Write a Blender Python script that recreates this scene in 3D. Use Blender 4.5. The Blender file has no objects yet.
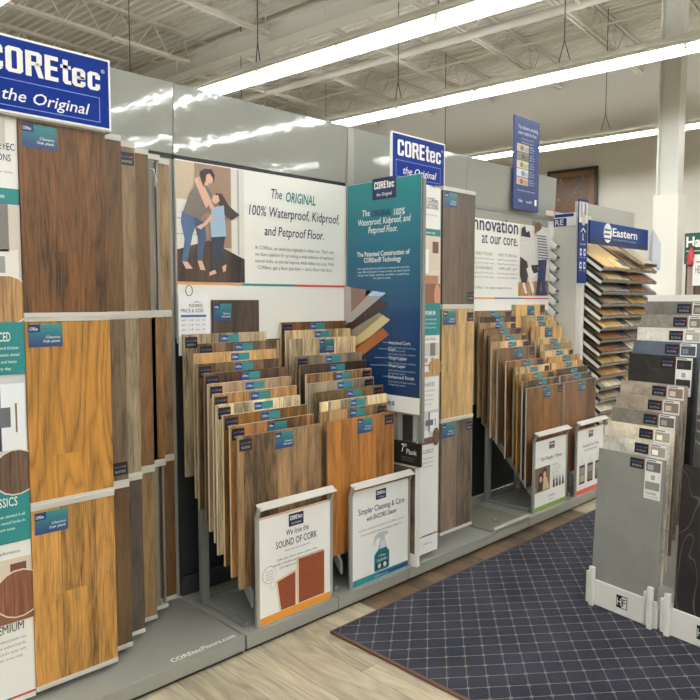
import bpy, bmesh, math, random
from mathutils import Vector, Matrix
random.seed(7)
SC = bpy.context.scene
COL = SC.collection

# ------------------------------------------------------------------ camera
F, H, HOR, VX = 682.0, 1.47, 301.0, 698.0
_t = 350 - HOR
PITCH = math.atan2(_t, F)
YAW = math.atan2(VX, math.hypot(F, _t))          # forward measured from +X
FW0 = Vector((math.cos(YAW), math.sin(YAW), 0)); RT = Vector((math.sin(YAW), -math.cos(YAW), 0))
FW = FW0 * math.cos(PITCH) + Vector((0, 0, -math.sin(PITCH))); UP = RT.cross(FW)
EYE = Vector((0, 0, H))
cd = bpy.data.cameras.new('camera'); cam = bpy.data.objects.new('camera', cd); COL.objects.link(cam)
cam.matrix_world = Matrix.Translation(EYE) @ Matrix((RT, UP, -FW)).transposed().to_4x4()
cd.sensor_width = 36; cd.lens = 36 * F / 700; cd.clip_start = 0.05; cd.clip_end = 100
SC.camera = cam

# ------------------------------------------------------------------ world / exposure
w = bpy.data.worlds.new('world'); SC.world = w; w.use_nodes = True
w.node_tree.nodes['Background'].inputs[0].default_value = (0.9, 0.95, 1, 1)
w.node_tree.nodes['Background'].inputs[1].default_value = 0.0
SC.view_settings.view_transform = 'Standard'; SC.view_settings.look = 'None'
SC.view_settings.gamma = 1; SC.view_settings.use_curve_mapping = False
SC.view_settings.exposure = 0.24
TUBE = 60.0            # emission of the fluorescent tubes

# ------------------------------------------------------------------ helpers
def ray(x, y): return FW * F + RT * (x - 350) + UP * (350 - y)
def at(x, y, X=None, Y=None, Z=None):
    d = ray(x, y)
    k = X / d.x if X is not None else Y / d.y if Y is not None else (Z - H) / d.z
    return EYE + d * k
def lin(c):
    return tuple((v / 255 / 12.92) if v / 255 <= .04045 else ((v / 255 + .055) / 1.055) ** 2.4 for v in c) + (1,)
MC = {}
def M(c, rough=.5, metal=0, spec=.5, emit=0):
    c = tuple(c); key = (c, rough, metal, spec, emit)
    if key in MC: return MC[key]
    m = bpy.data.materials.new('plain_%d_%d_%d' % c); m.use_nodes = True
    b = m.node_tree.nodes['Principled BSDF']
    b.inputs['Base Color'].default_value = lin(c); b.inputs['Roughness'].default_value = rough
    b.inputs['Metallic'].default_value = metal; b.inputs['Specular IOR Level'].default_value = spec
    if emit:
        b.inputs['Emission Color'].default_value = lin(c); b.inputs['Emission Strength'].default_value = emit
    MC[key] = m
    return m

class NT:                                         # small node-writing helper
    def __init__(s, name):
        s.m = bpy.data.materials.new(name); s.m.use_nodes = True; s.t = s.m.node_tree
        s.b = s.t.nodes['Principled BSDF']
    def put(s, sock, v):
        if hasattr(v, 'is_output') or isinstance(v, bpy.types.NodeSocket): s.t.links.new(v, sock)
        else: sock.default_value = v
    def math(s, op, a, b=0.0, c=0.0):
        n = s.t.nodes.new('ShaderNodeMath'); n.operation = op
        s.put(n.inputs[0], a); s.put(n.inputs[1], b); s.put(n.inputs[2], c); return n.outputs[0]
    def coord(s, kind='Object'):
        n = s.t.nodes.new('ShaderNodeTexCoord'); sp = s.t.nodes.new('ShaderNodeSeparateXYZ')
        s.t.links.new(n.outputs[kind], sp.inputs[0]); return sp.outputs[0], sp.outputs[1], sp.outputs[2], n.outputs[kind]
    def xyz(s, x, y, z):
        n = s.t.nodes.new('ShaderNodeCombineXYZ')
        s.put(n.inputs[0], x); s.put(n.inputs[1], y); s.put(n.inputs[2], z); return n.outputs[0]
    def noise(s, v, scale=1.0, detail=2.0, rough=.5, dist=0.0):
        n = s.t.nodes.new('ShaderNodeTexNoise')
        s.put(n.inputs['Vector'], v); n.inputs['Scale'].default_value = scale; n.inputs['Detail'].default_value = detail
        n.inputs['Roughness'].default_value = rough; n.inputs['Distortion'].default_value = dist; return n.outputs[0]
    def white(s, v):
        n = s.t.nodes.new('ShaderNodeTexWhiteNoise'); n.noise_dimensions = '1D'; s.put(n.inputs['W'], v); return n.outputs['Value']
    def ramp(s, f, stops):
        n = s.t.nodes.new('ShaderNodeValToRGB'); s.put(n.inputs[0], f)
        e = n.color_ramp.elements
        while len(e) < len(stops): e.new(.5)
        for i, (p, c) in enumerate(stops): e[i].position = p; e[i].color = c if len(c) == 4 else lin(c)
        return n.outputs[0]
    def mix(s, f, a, b, mode='MIX'):
        n = s.t.nodes.new('ShaderNodeMix'); n.data_type = 'RGBA'; n.blend_type = mode
        s.put(n.inputs[0], f); s.put(n.inputs[6], a); s.put(n.inputs[7], b); return n.outputs[2]
    def bump(s, h, strength=.2, dist=.01):
        n = s.t.nodes.new('ShaderNodeBump'); s.put(n.inputs['Height'], h); n.inputs['Strength'].default_value = strength
        n.inputs['Distance'].default_value = dist; s.t.links.new(n.outputs[0], s.b.inputs['Normal'])
    def done(s, col, rough=.5, spec=.5):
        s.put(s.b.inputs['Base Color'], col); s.put(s.b.inputs['Roughness'], rough); s.b.inputs['Specular IOR Level'].default_value = spec
        return s.m

def shade(c, k): return tuple(max(0, min(255, v * k)) for v in c)
WC = {}
def wood(c, plank=.15, var=.3, seed=None, cath=.3, off=0.0, contrast=1.0, rough=.42, joint=None):
    """vertical wood-look planks: object x across the grain, object z along it"""
    seed = random.random() * 50 if seed is None else seed
    c = (c[0] * .87, c[1] * .855, c[2] * .82)
    t = NT('wood_%d_%d_%d' % tuple(int(v) for v in c)); x, y, z, v = t.coord()
    p = t.math('DIVIDE', t.math('ADD', x, off), plank); pl = t.math('FLOOR', p)
    r = t.white(t.math('ADD', pl, seed))
    if joint:                                      # a board end inside the panel: other grain below it
        x0, x1, zj = joint
        cond = t.math('MULTIPLY', t.math('MULTIPLY', t.math('GREATER_THAN', x, x0), t.math('LESS_THAN', x, x1)), t.math('LESS_THAN', z, zj))
        r = t.math('ADD', r, t.math('MULTIPLY', cond, 1.37))
    zz = t.math('ADD', z, t.math('MULTIPLY', r, 9.0)); xx = t.math('ADD', x, t.math('MULTIPLY', r, 3.0))
    warp = t.noise(t.xyz(t.math('MULTIPLY', xx, 5), seed, t.math('MULTIPLY', zz, 2.5)), 1, 2)
    xw = t.math('ADD', xx, t.math('MULTIPLY', warp, .035))
    blot = t.noise(t.xyz(t.math('MULTIPLY', xw, 22), seed, t.math('MULTIPLY', zz, 2.6)), 1, 4, .65, .3)
    fine = t.noise(t.xyz(t.math('MULTIPLY', xw, 210), seed, t.math('MULTIPLY', zz, 9)), 1, 3, .65)
    field = t.noise(t.xyz(t.math('MULTIPLY', xx, 6.5), seed + 3, t.math('MULTIPLY', zz, .95)), 1, 2, .4)
    ring = t.math('POWER', t.math('PINGPONG', t.math('MULTIPLY', field, 24), 1.0), 2.5)
    f = t.math('ADD', t.math('MULTIPLY', t.math('SUBTRACT', blot, .5), 1.25 * contrast), .52)
    f = t.math('ADD', f, t.math('MULTIPLY', t.math('SUBTRACT', fine, .5), 1.1 * contrast))
    f = t.math('SUBTRACT', f, t.math('MULTIPLY', t.math('SUBTRACT', ring, .3), cath * .5))
    f = t.math('ADD', f, t.math('MULTIPLY', t.math('SUBTRACT', t.math('FRACT', r), .5), var * 1.3))
    colr = t.ramp(f, [(.06, shade(c, .50)), (.5, shade(c, 1.0)), (.94, shade(c, 1.30))])
    fr = t.math('FRACT', p)
    seam = t.math('LESS_THAN', fr, .0022 / plank)
    return t.done(t.mix(t.math('MULTIPLY', seam, .6), colr, lin(shade(c, .35))), rough)

class MB:
    """collects geometry (world or local coordinates) and links it as ONE mesh object"""
    def __init__(s): s.v = []; s.f = []; s.mi = []; s.mats = []; s.sm = []; s.cur = 0
    def mat(s, m):
        if m not in s.mats: s.mats.append(m)
        s.cur = s.mats.index(m); return s
    def add(s, vs, fs, smooth=False):
        b = len(s.v); s.v += [tuple(q) for q in vs]
        for f in fs: s.f.append(tuple(b + i for i in f)); s.mi.append(s.cur); s.sm.append(smooth)
        return s
    def box(s, x0, x1, y0, y1, z0, z1, T=None):
        vs = [Vector((x, y, z)) for z in (z0, z1) for y in (y0, y1) for x in (x0, x1)]
        if T: vs = [T @ q for q in vs]
        return s.add(vs, [(0, 2, 3, 1), (4, 5, 7, 6), (0, 1, 5, 4), (2, 6, 7, 3), (0, 4, 6, 2), (1, 3, 7, 5)])
    def prism(s, pts, d):
        n = len(pts); d = Vector(d); a = [Vector(p) for p in pts]; b = [p + d for p in a]
        return s.add(a + b, [tuple(range(n - 1, -1, -1)), tuple(range(n, 2 * n))] + [(i, (i + 1) % n, n + (i + 1) % n, n + i) for i in range(n)])
    def tube(s, pts, r, n=8, cap=True):
        pts = [Vector(p) for p in pts]; rings = []
        for i, p in enumerate(pts):
            d = (pts[min(i + 1, len(pts) - 1)] - pts[max(i - 1, 0)]).normalized()
            a = d.cross(Vector((0, 0, 1)));  a = a if a.length > .01 else d.cross(Vector((1, 0, 0)))
            a.normalize(); b = d.cross(a)
            rr = r[i] if isinstance(r, (list, tuple)) else r
            rings.append([p + (a * math.cos(6.2832 * k / n) + b * math.sin(6.2832 * k / n)) * rr for k in range(n)])
        vs = [q for R in rings for q in R]; fs = []
        for i in range(len(pts) - 1):
            for k in range(n): fs.append((i * n + k, i * n + (k + 1) % n, (i + 1) * n + (k + 1) % n, (i + 1) * n + k))
        s.add(vs, fs, True)
        if cap: s.add(rings[0], [tuple(range(n))]); s.add(rings[-1], [tuple(range(n - 1, -1, -1))])
        return s
    def build(s, name, parent=None, bevel=0, m=None):
        me = bpy.data.meshes.new(name)
        inv = world_of(parent).inverted() if parent else None
        me.from_pydata([tuple(inv @ Vector(q)) for q in s.v] if parent else s.v, [], s.f)
        for mm in (s.mats or [m or M((180, 180, 175))]): me.materials.append(mm)
        if m and not s.mats: pass
        me.polygons.foreach_set('material_index', s.mi); me.polygons.foreach_set('use_smooth', s.sm)
        me.update(); o = bpy.data.objects.new(name, me); COL.objects.link(o)
        if parent: o.parent = parent
        if bevel:
            b = o.modifiers.new('bevel', 'BEVEL'); b.width = bevel; b.segments = 2; b.limit_method = 'ANGLE'
        return o
def world_of(o):
    m = Matrix.Identity(4)
    while o: m = (Matrix.Translation(o.location) @ o.rotation_euler.to_matrix().to_4x4()) @ m; o = o.parent
    return m
def tag(o, label=None, cat=None, group=None, kind=None):
    if label: o['label'] = label
    if cat: o['category'] = cat
    if group: o['group'] = group
    if kind: o['kind'] = kind
    return o
def thing(name, label, cat, loc=(0, 0, 0), rz=0, group=None):
    o = bpy.data.objects.new(name, None); COL.objects.link(o); o.empty_display_size = .05
    o.location = loc; o.rotation_euler = (0, 0, rz); return tag(o, label, cat, group)
def boxpart(name, m, parent, x0, x1, y0, y1, z0, z1, bevel=0):
    return MB().mat(m).box(x0, x1, y0, y1, z0, z1).build(name, parent, bevel)
def dup(root, loc, rz=0):
    r = root.copy(); COL.objects.link(r); r.location = loc; r.rotation_euler = (0, 0, rz)
    for ch in list(root.children):
        c = ch.copy(); COL.objects.link(c); c.parent = r
        for g in list(ch.children):
            d = g.copy(); COL.objects.link(d); d.parent = c
    return r

# lettering: font outlines turned into mesh
FC = {}
def glyphs(txt, bold=0.0, shear=0.0):
    key = (txt, bold, shear)
    if key not in FC:
        cu = bpy.data.curves.new('lettering', 'FONT'); cu.body = txt; cu.offset = bold; cu.shear = shear
        cu.resolution_u = 2; cu.fill_mode = 'FRONT'
        ob = bpy.data.objects.new('lettering', cu); COL.objects.link(ob)
        me = bpy.data.meshes.new_from_object(ob.evaluated_get(bpy.context.evaluated_depsgraph_get()))
        FC[key] = ([(q.co.x, q.co.y) for q in me.vertices], [tuple(p.vertices) for p in me.polygons])
        bpy.data.objects.remove(ob); bpy.data.curves.remove(cu); bpy.data.meshes.remove(me)
    return FC[key]
CAP = max(q[1] for q in glyphs('H')[0])

class Face:
    """a flat printed face in the place: origin, right and up directions; drawing is in metres (u, v)"""
    def __init__(s, o, ux=(1, 0, 0), uy=(0, 0, 1)):
        s.o = Vector(o); s.ux = Vector(ux).normalized(); s.uy = Vector(uy).normalized(); s.n = s.ux.cross(s.uy); s.mb = MB(); s.k = 1
    def P(s, u, v, k=None): return s.o + s.ux * u + s.uy * v + s.n * (.0009 * (s.k if k is None else k))
    def uv(s, x, y):
        d = ray(x, y); q = EYE + d * (((s.o - EYE).dot(s.n)) / d.dot(s.n)) - s.o
        return q.dot(s.ux), q.dot(s.uy)
    def poly(s, pts, c, k=1):
        s.k = k; s.mb.mat(c if isinstance(c, bpy.types.Material) else M(c, .4))
        s.mb.add([s.P(*p) for p in pts], [tuple(range(len(pts)))]); return s
    def rect(s, u0, v0, u1, v1, c, k=1): return s.poly([(u0, v0), (u1, v0), (u1, v1), (u0, v1)], c, k)
    def disc(s, u, v, ru, rv, c, k=1, n=18):
        return s.poly([(u + ru * math.cos(6.2832 * i / n), v + rv * math.sin(6.2832 * i / n)) for i in range(n)], c, k)
    def px(s, pts, c, k=1): return s.poly([s.uv(*p) for p in pts], c, k)
    def frame(s, u0, v0, u1, v1, t, c, k=1):
        s.rect(u0, v0, u1, v0 + t, c, k); s.rect(u0, v1 - t, u1, v1, c, k); s.rect(u0, v0 + t, u0 + t, v1 - t, c, k); return s.rect(u1 - t, v0 + t, u1, v1 - t, c, k)
    def text(s, txt, u0, u1, v, cap, c, k=2, bold=0.0, shear=0.0):
        vs, fs = glyphs(txt, bold, shear)
        if not vs: return s
        a = min(q[0] for q in vs); b = max(q[0] for q in vs); sx = (u1 - u0) / (b - a); sy = cap / CAP
        s.k = k; s.mb.mat(c if isinstance(c, bpy.types.Material) else M(c, .4))
        s.mb.add([s.P(u0 + (q[0] - a) * sx, v + q[1] * sy) for q in vs], fs); return s
    def lines(s, txts, u0, u1, v, cap, pitch, c, k=2, center=True, cw=.55, **kw):
        for i, t in enumerate(txts):
            wd = min(u1 - u0, len(t) * cap * cw); m = (u0 + u1) / 2
            a, b = (m - wd / 2, m + wd / 2) if center else (u0, u0 + wd)
            s.text(t, a, b, v - i * pitch, cap, c, k, **kw)
        return s
    def build(s, name, parent): return s.mb.build(name, parent)

WHITE = (236, 234, 228); NAVY = (24, 34, 78); TEAL = (30, 124, 126); LOGO = (0, 40, 128)
GREY = M((150, 150, 143), .35); GREYD = M((120, 121, 116), .4); RAIL = M((196, 194, 186), .35); BLACK = M((22, 22, 24), .45)
INK = (40, 44, 60); SOFT = (120, 122, 126)

# ------------------------------------------------------------------ the room
TH = math.radians(5.8)                                  # the building stands turned against the display wall
BR = Matrix.Rotation(TH, 4, 'Z')
def B(x, y, z): return BR @ Vector((x, y, z))
ZD = 6.1
def struct(o, name=None): o['kind'] = 'structure'; return o

t = NT('oak_floor'); x, y, z, v = t.coord()
# light oak planks run away from the displays, a strip of darker brown planks lies along the plinth
pw = .188
def plank_floor(t, a, l, width, length, c, seed, contrast, var):
    p = t.math('DIVIDE', t.math('ADD', a, .02), width); pl = t.math('FLOOR', p)
    r = t.white(t.math('ADD', pl, seed)); q = t.math('ADD', t.math('DIVIDE', l, length), t.math('MULTIPLY', r, 5.3))
    r2 = t.white(t.math('ADD', t.math('MULTIPLY', t.math('FLOOR', q), 17.3), t.math('MULTIPLY', pl, 3.1)))
    aa = t.math('ADD', a, t.math('MULTIPLY', r2, 7)); ll = t.math('ADD', l, t.math('MULTIPLY', r2, 11))
    blot = t.noise(t.xyz(t.math('MULTIPLY', aa, 16), t.math('MULTIPLY', ll, 2.5), seed), 1, 3, .6, .5)
    fine = t.noise(t.xyz(t.math('MULTIPLY', aa, 170), t.math('MULTIPLY', ll, 6), seed), 1, 2, .6)
    fld = t.noise(t.xyz(t.math('MULTIPLY', aa, 6), t.math('MULTIPLY', ll, 1.1), seed), 1, 1)
    ring = t.math('PINGPONG', t.math('MULTIPLY', fld, 24), 1.0)
    f = t.math('ADD', .5, t.math('MULTIPLY', t.math('SUBTRACT', blot, .5), contrast))
    f = t.math('ADD', f, t.math('MULTIPLY', t.math('SUBTRACT', fine, .5), contrast * .8))
    f = t.math('ADD', f, t.math('MULTIPLY', t.math('SUBTRACT', ring, .5), .22))
    f = t.math('ADD', f, t.math('MULTIPLY', t.math('SUBTRACT', r2, .5), var))
    colr = t.ramp(f, [(0, shade(c, .62)), (.5, c), (1, shade(c, 1.2))])
    s1 = t.math('LESS_THAN', t.math('FRACT', p), .003 / width); s2 = t.math('LESS_THAN', t.math('FRACT', q), .003 / length)
    return t.mix(t.math('MULTIPLY', t.math('MAXIMUM', s1, s2), .55), colr, lin(shade(c, .4)))
light = plank_floor(t, x, y, pw, 1.3, (168, 157, 134), 2.0, .95, .22)
dark = plank_floor(t, x, y, .115, .9, (92, 74, 54), 9.0, .9, .8)
m1 = t.math('MULTIPLY', t.math('GREATER_THAN', x, 2.30), t.math('LESS_THAN', x, 4.42))
t.done(t.mix(m1, light, dark), .32)
fl = MB().mat(t.m).add([(-9, -18, 0), (17, -18, 0), (17, 26, 0), (-9, 26, 0)], [(0, 1, 2, 3)]).build('floor'); struct(fl)

WALLM = M((212, 207, 197), .8)
def bwall(name, x0, y0, x1, y1):
    a, b = B(x0, y0, 0), B(x1, y1, 0)
    struct(MB().mat(WALLM).prism([a, b, b + Vector((0, 0, ZD + .1)), a + Vector((0, 0, ZD + .1))], (b - a).normalized().cross(Vector((0, 0, -1))) * .1).build(name))
bwall('wall_right', 13.18, 20, 13.18, -15); bwall('wall_back', -8, 20, 13.18, 20)
bwall('wall_front', 13.18, -15, -8, -15); bwall('wall_left', -8, -15, -8, 20)

CEILM = M((226, 222, 211), .7); STEEL = M((220, 216, 205), .6); STEELD = M((222, 220, 210), .5)
d = MB().mat(CEILM)
prof = []; xx = -8.0; k = 0
while xx < 13.3:
    prof += [(xx, 0), (xx + .055, 0), (xx + .075, .06), (xx + .13, .06)]; xx += .15
n = len(prof)
d.add([B(a, -15, ZD + b) for a, b in prof] + [B(a, 20.05, ZD + b) for a, b in prof], [(i, i + 1, n + i + 1, n + i) for i in range(n - 1)])
d.add([B(-8.1, -15, ZD + .2), B(13.3, -15, ZD + .2), B(13.3, 20.1, ZD + .2), B(-8.1, 20.1, ZD + .2)], [(0, 1, 2, 3)])
ceiling = struct(d.build('ceiling'))
def joist(x0, x1, by, zt=ZD, dep=.5, pan=.62):
    m = MB().mat(STEEL)
    for zz, h in ((zt - .05, .05), (zt - dep, .045)):
        m.box(x0, x1, by - .055, by - .012, zz, zz + h, BR); m.box(x0, x1, by + .012, by + .055, zz, zz + h, BR)
    a = x0; up = True
    while a < x1 - .01:
        b = min(a + pan / 2, x1); z0, z1 = (zt - .03, zt - dep + .02) if up else (zt - dep + .02, zt - .03)
        m.tube([B(a, by, z0), B(b, by, z1)], .013, 4, False); a = b; up = not up
    m.build('joist', ceiling)
for i in range(-7, 10): joist(-8, 7.6, 2.0 * i)
for i in range(-13, 9): joist(7.9, 13.15, 5.6 + 1.5 * i)
g = MB().mat(STEELD)                                      # I-beam girder along the light rows
g.box(7.62, 7.88, -15, 20, 5.50, 5.52, BR); g.box(7.74, 7.76, -15, 20, 5.52, 5.80, BR); g.box(7.62, 7.88, -15, 20, 5.80, 5.82, BR)
for k in range(28): g.box(7.71, 7.79, -13.5 + 1.2 * k, -13.47 + 1.2 * k, 5.52, 5.80, BR)
g.build('girder', ceiling)
for bx in (2.0, 3.5, 4.6, 6.1, 8.6, 10.6, 11.9):
    MB().mat(STEEL).tube([B(bx, -14.9, 5.62), B(bx, 19.9, 5.62)], .02, 6).build('bridging_rod', ceiling)
pp = MB().mat(M((205, 200, 188), .45))
pp.tube([B(9.1, -14.6, 5.38), B(9.1, 19.6, 5.38)], .06, 10)
for by in range(-12, 19, 3): pp.tube([B(9.1, by, 5.38), B(9.1, by, 6.08)], .008, 5); pp.tube([B(8.3, by + .6, 5.38), B(9.1, by + .6, 5.38)], .035, 8)
tag(pp.build('sprinkler_pipe'), 'long pale painted sprinkler pipe hung below the ceiling joists beside the girder', 'pipe')

# fluorescent rows: open strip fittings with white reflector wings, hung on wires
TUBEM = bpy.data.materials.new('fluorescent_tube'); TUBEM.use_nodes = True
_b = TUBEM.node_tree.nodes['Principled BSDF']; _b.inputs['Base Color'].default_value = (1, 1, 1, 1)
_b.inputs['Emission Color'].default_value = (.95, .985, 1.0, 1); _b.inputs['Emission Strength'].default_value = TUBE
REFL = M((240, 238, 230), .35); HOUS = M((205, 202, 192), .4); WIRE = M((60, 58, 55), .4)
def light_row(bx, y0, zl, label, nseg, hang, group=None):
    r = thing('strip_light', label, 'ceiling light', B(bx, y0, zl), TH, group)
    L = 1.22 * nseg; y1 = y0 + L
    boxpart_b('housing', HOUS, r, bx - .035, bx + .035, y0, y1, zl + .03, zl + .10)
    for sgn in (-1, 1):
        m = MB().mat(REFL)
        a = [(bx + sgn * .075, zl + .02), (bx + sgn * .17, zl - .035), (bx + sgn * .17, zl - .05), (bx + sgn * .175, zl - .05), (bx + sgn * .175, zl - .03), (bx + sgn * .075, zl + .03)]
        m.prism([B(p, y0, q) for p, q in a], B(0, L, 0)).build('reflector', r)
    tb = MB().mat(TUBEM); sk = MB().mat(HOUS)
    for i in range(nseg):
        tb.tube([B(bx, y0 + 1.22 * i + .035, zl - .012), B(bx, y0 + 1.22 * (i + 1) - .035, zl - .012)], .019, 8)
    for i in range(nseg + 1):
        yy = min(max(y0 + 1.22 * i, y0 + .02), y1 - .02); sk.box(bx - .022, bx + .022, yy - .018, yy + .018, zl - .04, zl + .03, BR)
    tb.build('tubes', r); sk.build('sockets', r)
    for hy in hang:
        w_ = MB().mat(WIRE)
        w_.tube([B(bx, hy, zl + .35), B(bx, hy, ZD)], .006, 5)
        w_.tube([B(bx, hy, zl + .35), B(bx - .05, hy - .09, zl + .1)], .006, 4); w_.tube([B(bx, hy, zl + .35), B(bx + .05, hy + .09, zl + .1)], .006, 4)
        w_.build('hanger_wire', r)
def boxpart_b(name, m, parent, *b): return MB().mat(m).box(*b, BR).build(name, parent)
light_row(2.62, -13.42, 4.1, 'fluorescent strip light passing over the top left corner above the big blue sign', 19, (-3, .5, 4.0, 7.6))
light_row(5.54, -13.52, 4.1, 'long fluorescent strip light ending behind the grey panel above the dancing family banner', 19, (-3.5, -.2, 3.5, 6.0, 8.6))
light_row(7.75, -13.9, 4.1, 'long fluorescent strip light crossing in front of the white column top', 20, (-3, 0, 3.26, 5.6, 8.8))
light_row(11.2, -13.04, 4.1, 'farthest fluorescent strip light, behind the white column and above the framed picture', 20, (-2, 1, 4.0, 7, 10))
for bx in (.4, -2.2, -4.8): light_row(bx, -13.42, 4.1, 'fluorescent strip light behind the viewer, out of the picture', 19, (-9, -3, 1, 5), 'strip lights out of view')

# column with a boxed foot
col = thing('support_column', 'white painted steel column with square boxed base behind the sample tower', 'column', (9.13, 3.47, 0), TH)
CR = Matrix.Translation((9.13, 3.47, 0)) @ BR
CM = NT('rough_white_paint'); x, y, z, v = CM.coord(); CM.bump(CM.noise(v, 60, 3), .5, .01); CM.done(lin((222, 221, 213)), .5)
c = MB().mat(CM.m); c.box(-.13, .13, -.13, -.112, 0, ZD, CR); c.box(-.13, .13, .112, .13, 0, ZD, CR); c.box(-.009, .009, -.112, .112, 0, ZD, CR); c.build('steel_column', col)
MB().mat(M((226, 222, 212), .5)).box(-.15, .15, -.15, .15, 0, 2.82, CR).build('boxed_base', col)

# ------------------------------------------------------------------ rug
t = NT('rug_weave'); x, y, z, v = t.coord()
u = t.math('ADD', t.math('DIVIDE', x, .123), t.math('DIVIDE', y, .099)); q = t.math('SUBTRACT', t.math('DIVIDE', x, .123), t.math('DIVIDE', y, .099))
fu = t.math('ABSOLUTE', t.math('SUBTRACT', t.math('FRACT', u), .5)); fq = t.math('ABSOLUTE', t.math('SUBTRACT', t.math('FRACT', q), .5))
l1 = t.math('LESS_THAN', fu, .016); l2 = t.math('MULTIPLY', t.math('LESS_THAN', fq, .018), .6)
node = t.math('MULTIPLY', t.math('LESS_THAN', fu, .085), t.math('LESS_THAN', fq, .085))
ring = t.math('MULTIPLY', node, t.math('GREATER_THAN', t.math('MAXIMUM', fu, fq), .058))
ln = t.math('MAXIMUM', t.math('MAXIMUM', l1, l2), ring)
pile = t.noise(v, 260, 2); big = t.noise(v, 3.5, 2)
cc = t.ramp(t.math('ADD', t.math('MULTIPLY', pile, .5), t.math('MULTIPLY', big, .5)), [(.3, (36, 38, 46)), (.7, (66, 68, 78))])
t.bump(pile, .6, .01)
t.done(t.mix(t.math('MULTIPLY', ln, .72), cc, lin((158, 147, 131))), .9, .1)
rug = thing('rug', 'large dark navy rug with thin beige diamond lattice on the wooden floor', 'rug', (1.992, 2.152, 0))
MB().mat(t.m).box(1.999, 5.2, -.4, 2.145, .001, .010).build('rug_field', rug)
e = MB().mat(M((92, 62, 48), .8)); e.box(1.985, 1.999, -.4, 2.152, .001, .011); e.box(1.985, 5.2, 2.145, 2.152, .001, .011); e.build('bound_edge', rug)

# ------------------------------------------------------------------ display wall: bays with plinth, grey panels, posts and racks
t = NT('gloss_grey_panel'); x, y, z, v = t.coord()
t.bump(t.noise(v, 16, 2, .5), .03, .012); GLOSS = t.done(lin((146, 147, 140)), .05, .7)
PLINTH = M((138, 138, 130), .3); SEAM = M((70, 70, 66), .5)
WY = 2.80
def plinth(parent, x0, x1, back=WY):
    m = MB().mat(PLINTH); m.box(x0, x1, 2.27, back, .016, .075); m.build('base', parent, .003)
    boxpart('kick_recess', BLACK, parent, x0 + .004, x1 - .004, 2.285, back - .01, 0, .016)
def rack_frame(parent, cols):
    m = MB().mat(GREYD)
    for x0, x1 in cols:
        for xx in (x0 + .03, x1 - .05):
            m.prism([(xx, 2.315, .16), (xx, 2.72, .615), (xx, 2.72, .675), (xx, 2.315, .222)], (.012, 0, 0))
            xp = xx - .022 if xx < (x0 + x1) / 2 else xx
            m.box(xp - .012, xp + .024, 2.645, 2.675, .075, .60); m.box(xp - .004, xp + .016, 2.33, 2.65, .078, .10)
        m.box(x0 + .02, x1 - .03, 2.655, 2.675, .075, .095); m.box(x0 + .02, x1 - .03, 2.66, 2.675, .50, .53)
    m.build('rack_frame', parent)
bay = []
for nm, x0, x1, lab in ((0, .40, 1.613, 'grey display bay at far left with low plinth carrying the hanging sample pages'),
                        (1, 1.621, 2.655, 'grey display bay with two plank racks under the dancing family banner'),
                        (2, 2.657, 3.835, 'grey display bay behind the teal panel with sample page on its plinth'),
                        (3, 3.840, 4.98, 'grey display bay with two plank racks under the dog and man banner')):
    b = thing('display_bay', lab, 'display stand', ((x0 + x1) / 2, 2.5, 0)); bay.append(b)
    plinth(b, x0, x1)
for i, (x0, x1, seg) in enumerate(((.40, 1.620, 0), (1.625, 2.708, 0), (2.765, 3.838, 0), (3.842, 5.035, 0))):
    b = bay[i]
    MB().mat(GLOSS).prism([(x0, WY + .03, 2.132), (x0, WY, 2.132), (x0, WY - (.017, .0135, .012, .012)[i], 2.442), (x0, WY + .03, 2.442)], (x1 - x0, 0, 0)).build('header_panel', b)
    boxpart('header_channel', BLACK if i < 3 else GREYD, b, x0, x1, WY + .004, WY + .03, 2.112, 2.132)
    boxpart('back_panel', M((34, 35, 38), .5) if i in (1, 3) else GREY, b, x0, x1 if i != 3 else 4.955, WY + .006, WY + .03, .075, 1.30)
    boxpart('upper_panel', GREY if i != 3 else M((142, 138, 130), .5), b, x0, x1 if i != 3 else 4.955, WY + .008, WY + .03, 1.30, 2.112)
boxpart('upright_post', GREY, bay[1], 2.712, 2.760, WY - .016, WY + .04, .075, 2.44, .003)
m = MB().mat(M((48, 49, 52), .5)); m.box(1.63, 2.70, WY - .006, WY + .006, .075, .17); m.box(1.63, 2.70, WY - .012, WY + .006, .155, .17); m.build('skirting', bay[1])
boxpart('base_seam', SEAM, bay[1], 2.1465, 2.1495, 2.2692, 2.7, .018, .0754)
rack_frame(bay[1], ((1.650, 2.105), (2.175, 2.645)))
rack_frame(bay[3], ((3.930, 4.36), (4.46, 4.92)))
boxpart('end_label', M((226, 190, 178), .5), bay[3], 4.90, 5.02, WY - .002, WY, 2.145, 2.185)
# web address printed on the first plinth
fa = Face((1.30, 2.300, .0752), (1, 0, 0), (0, 1, 0)); fa.text('COREtecFloors.com', -.01, .285, -.004, .027, WHITE, 1, .016, .1); fa.build('printed_lettering', bay[0])

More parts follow.
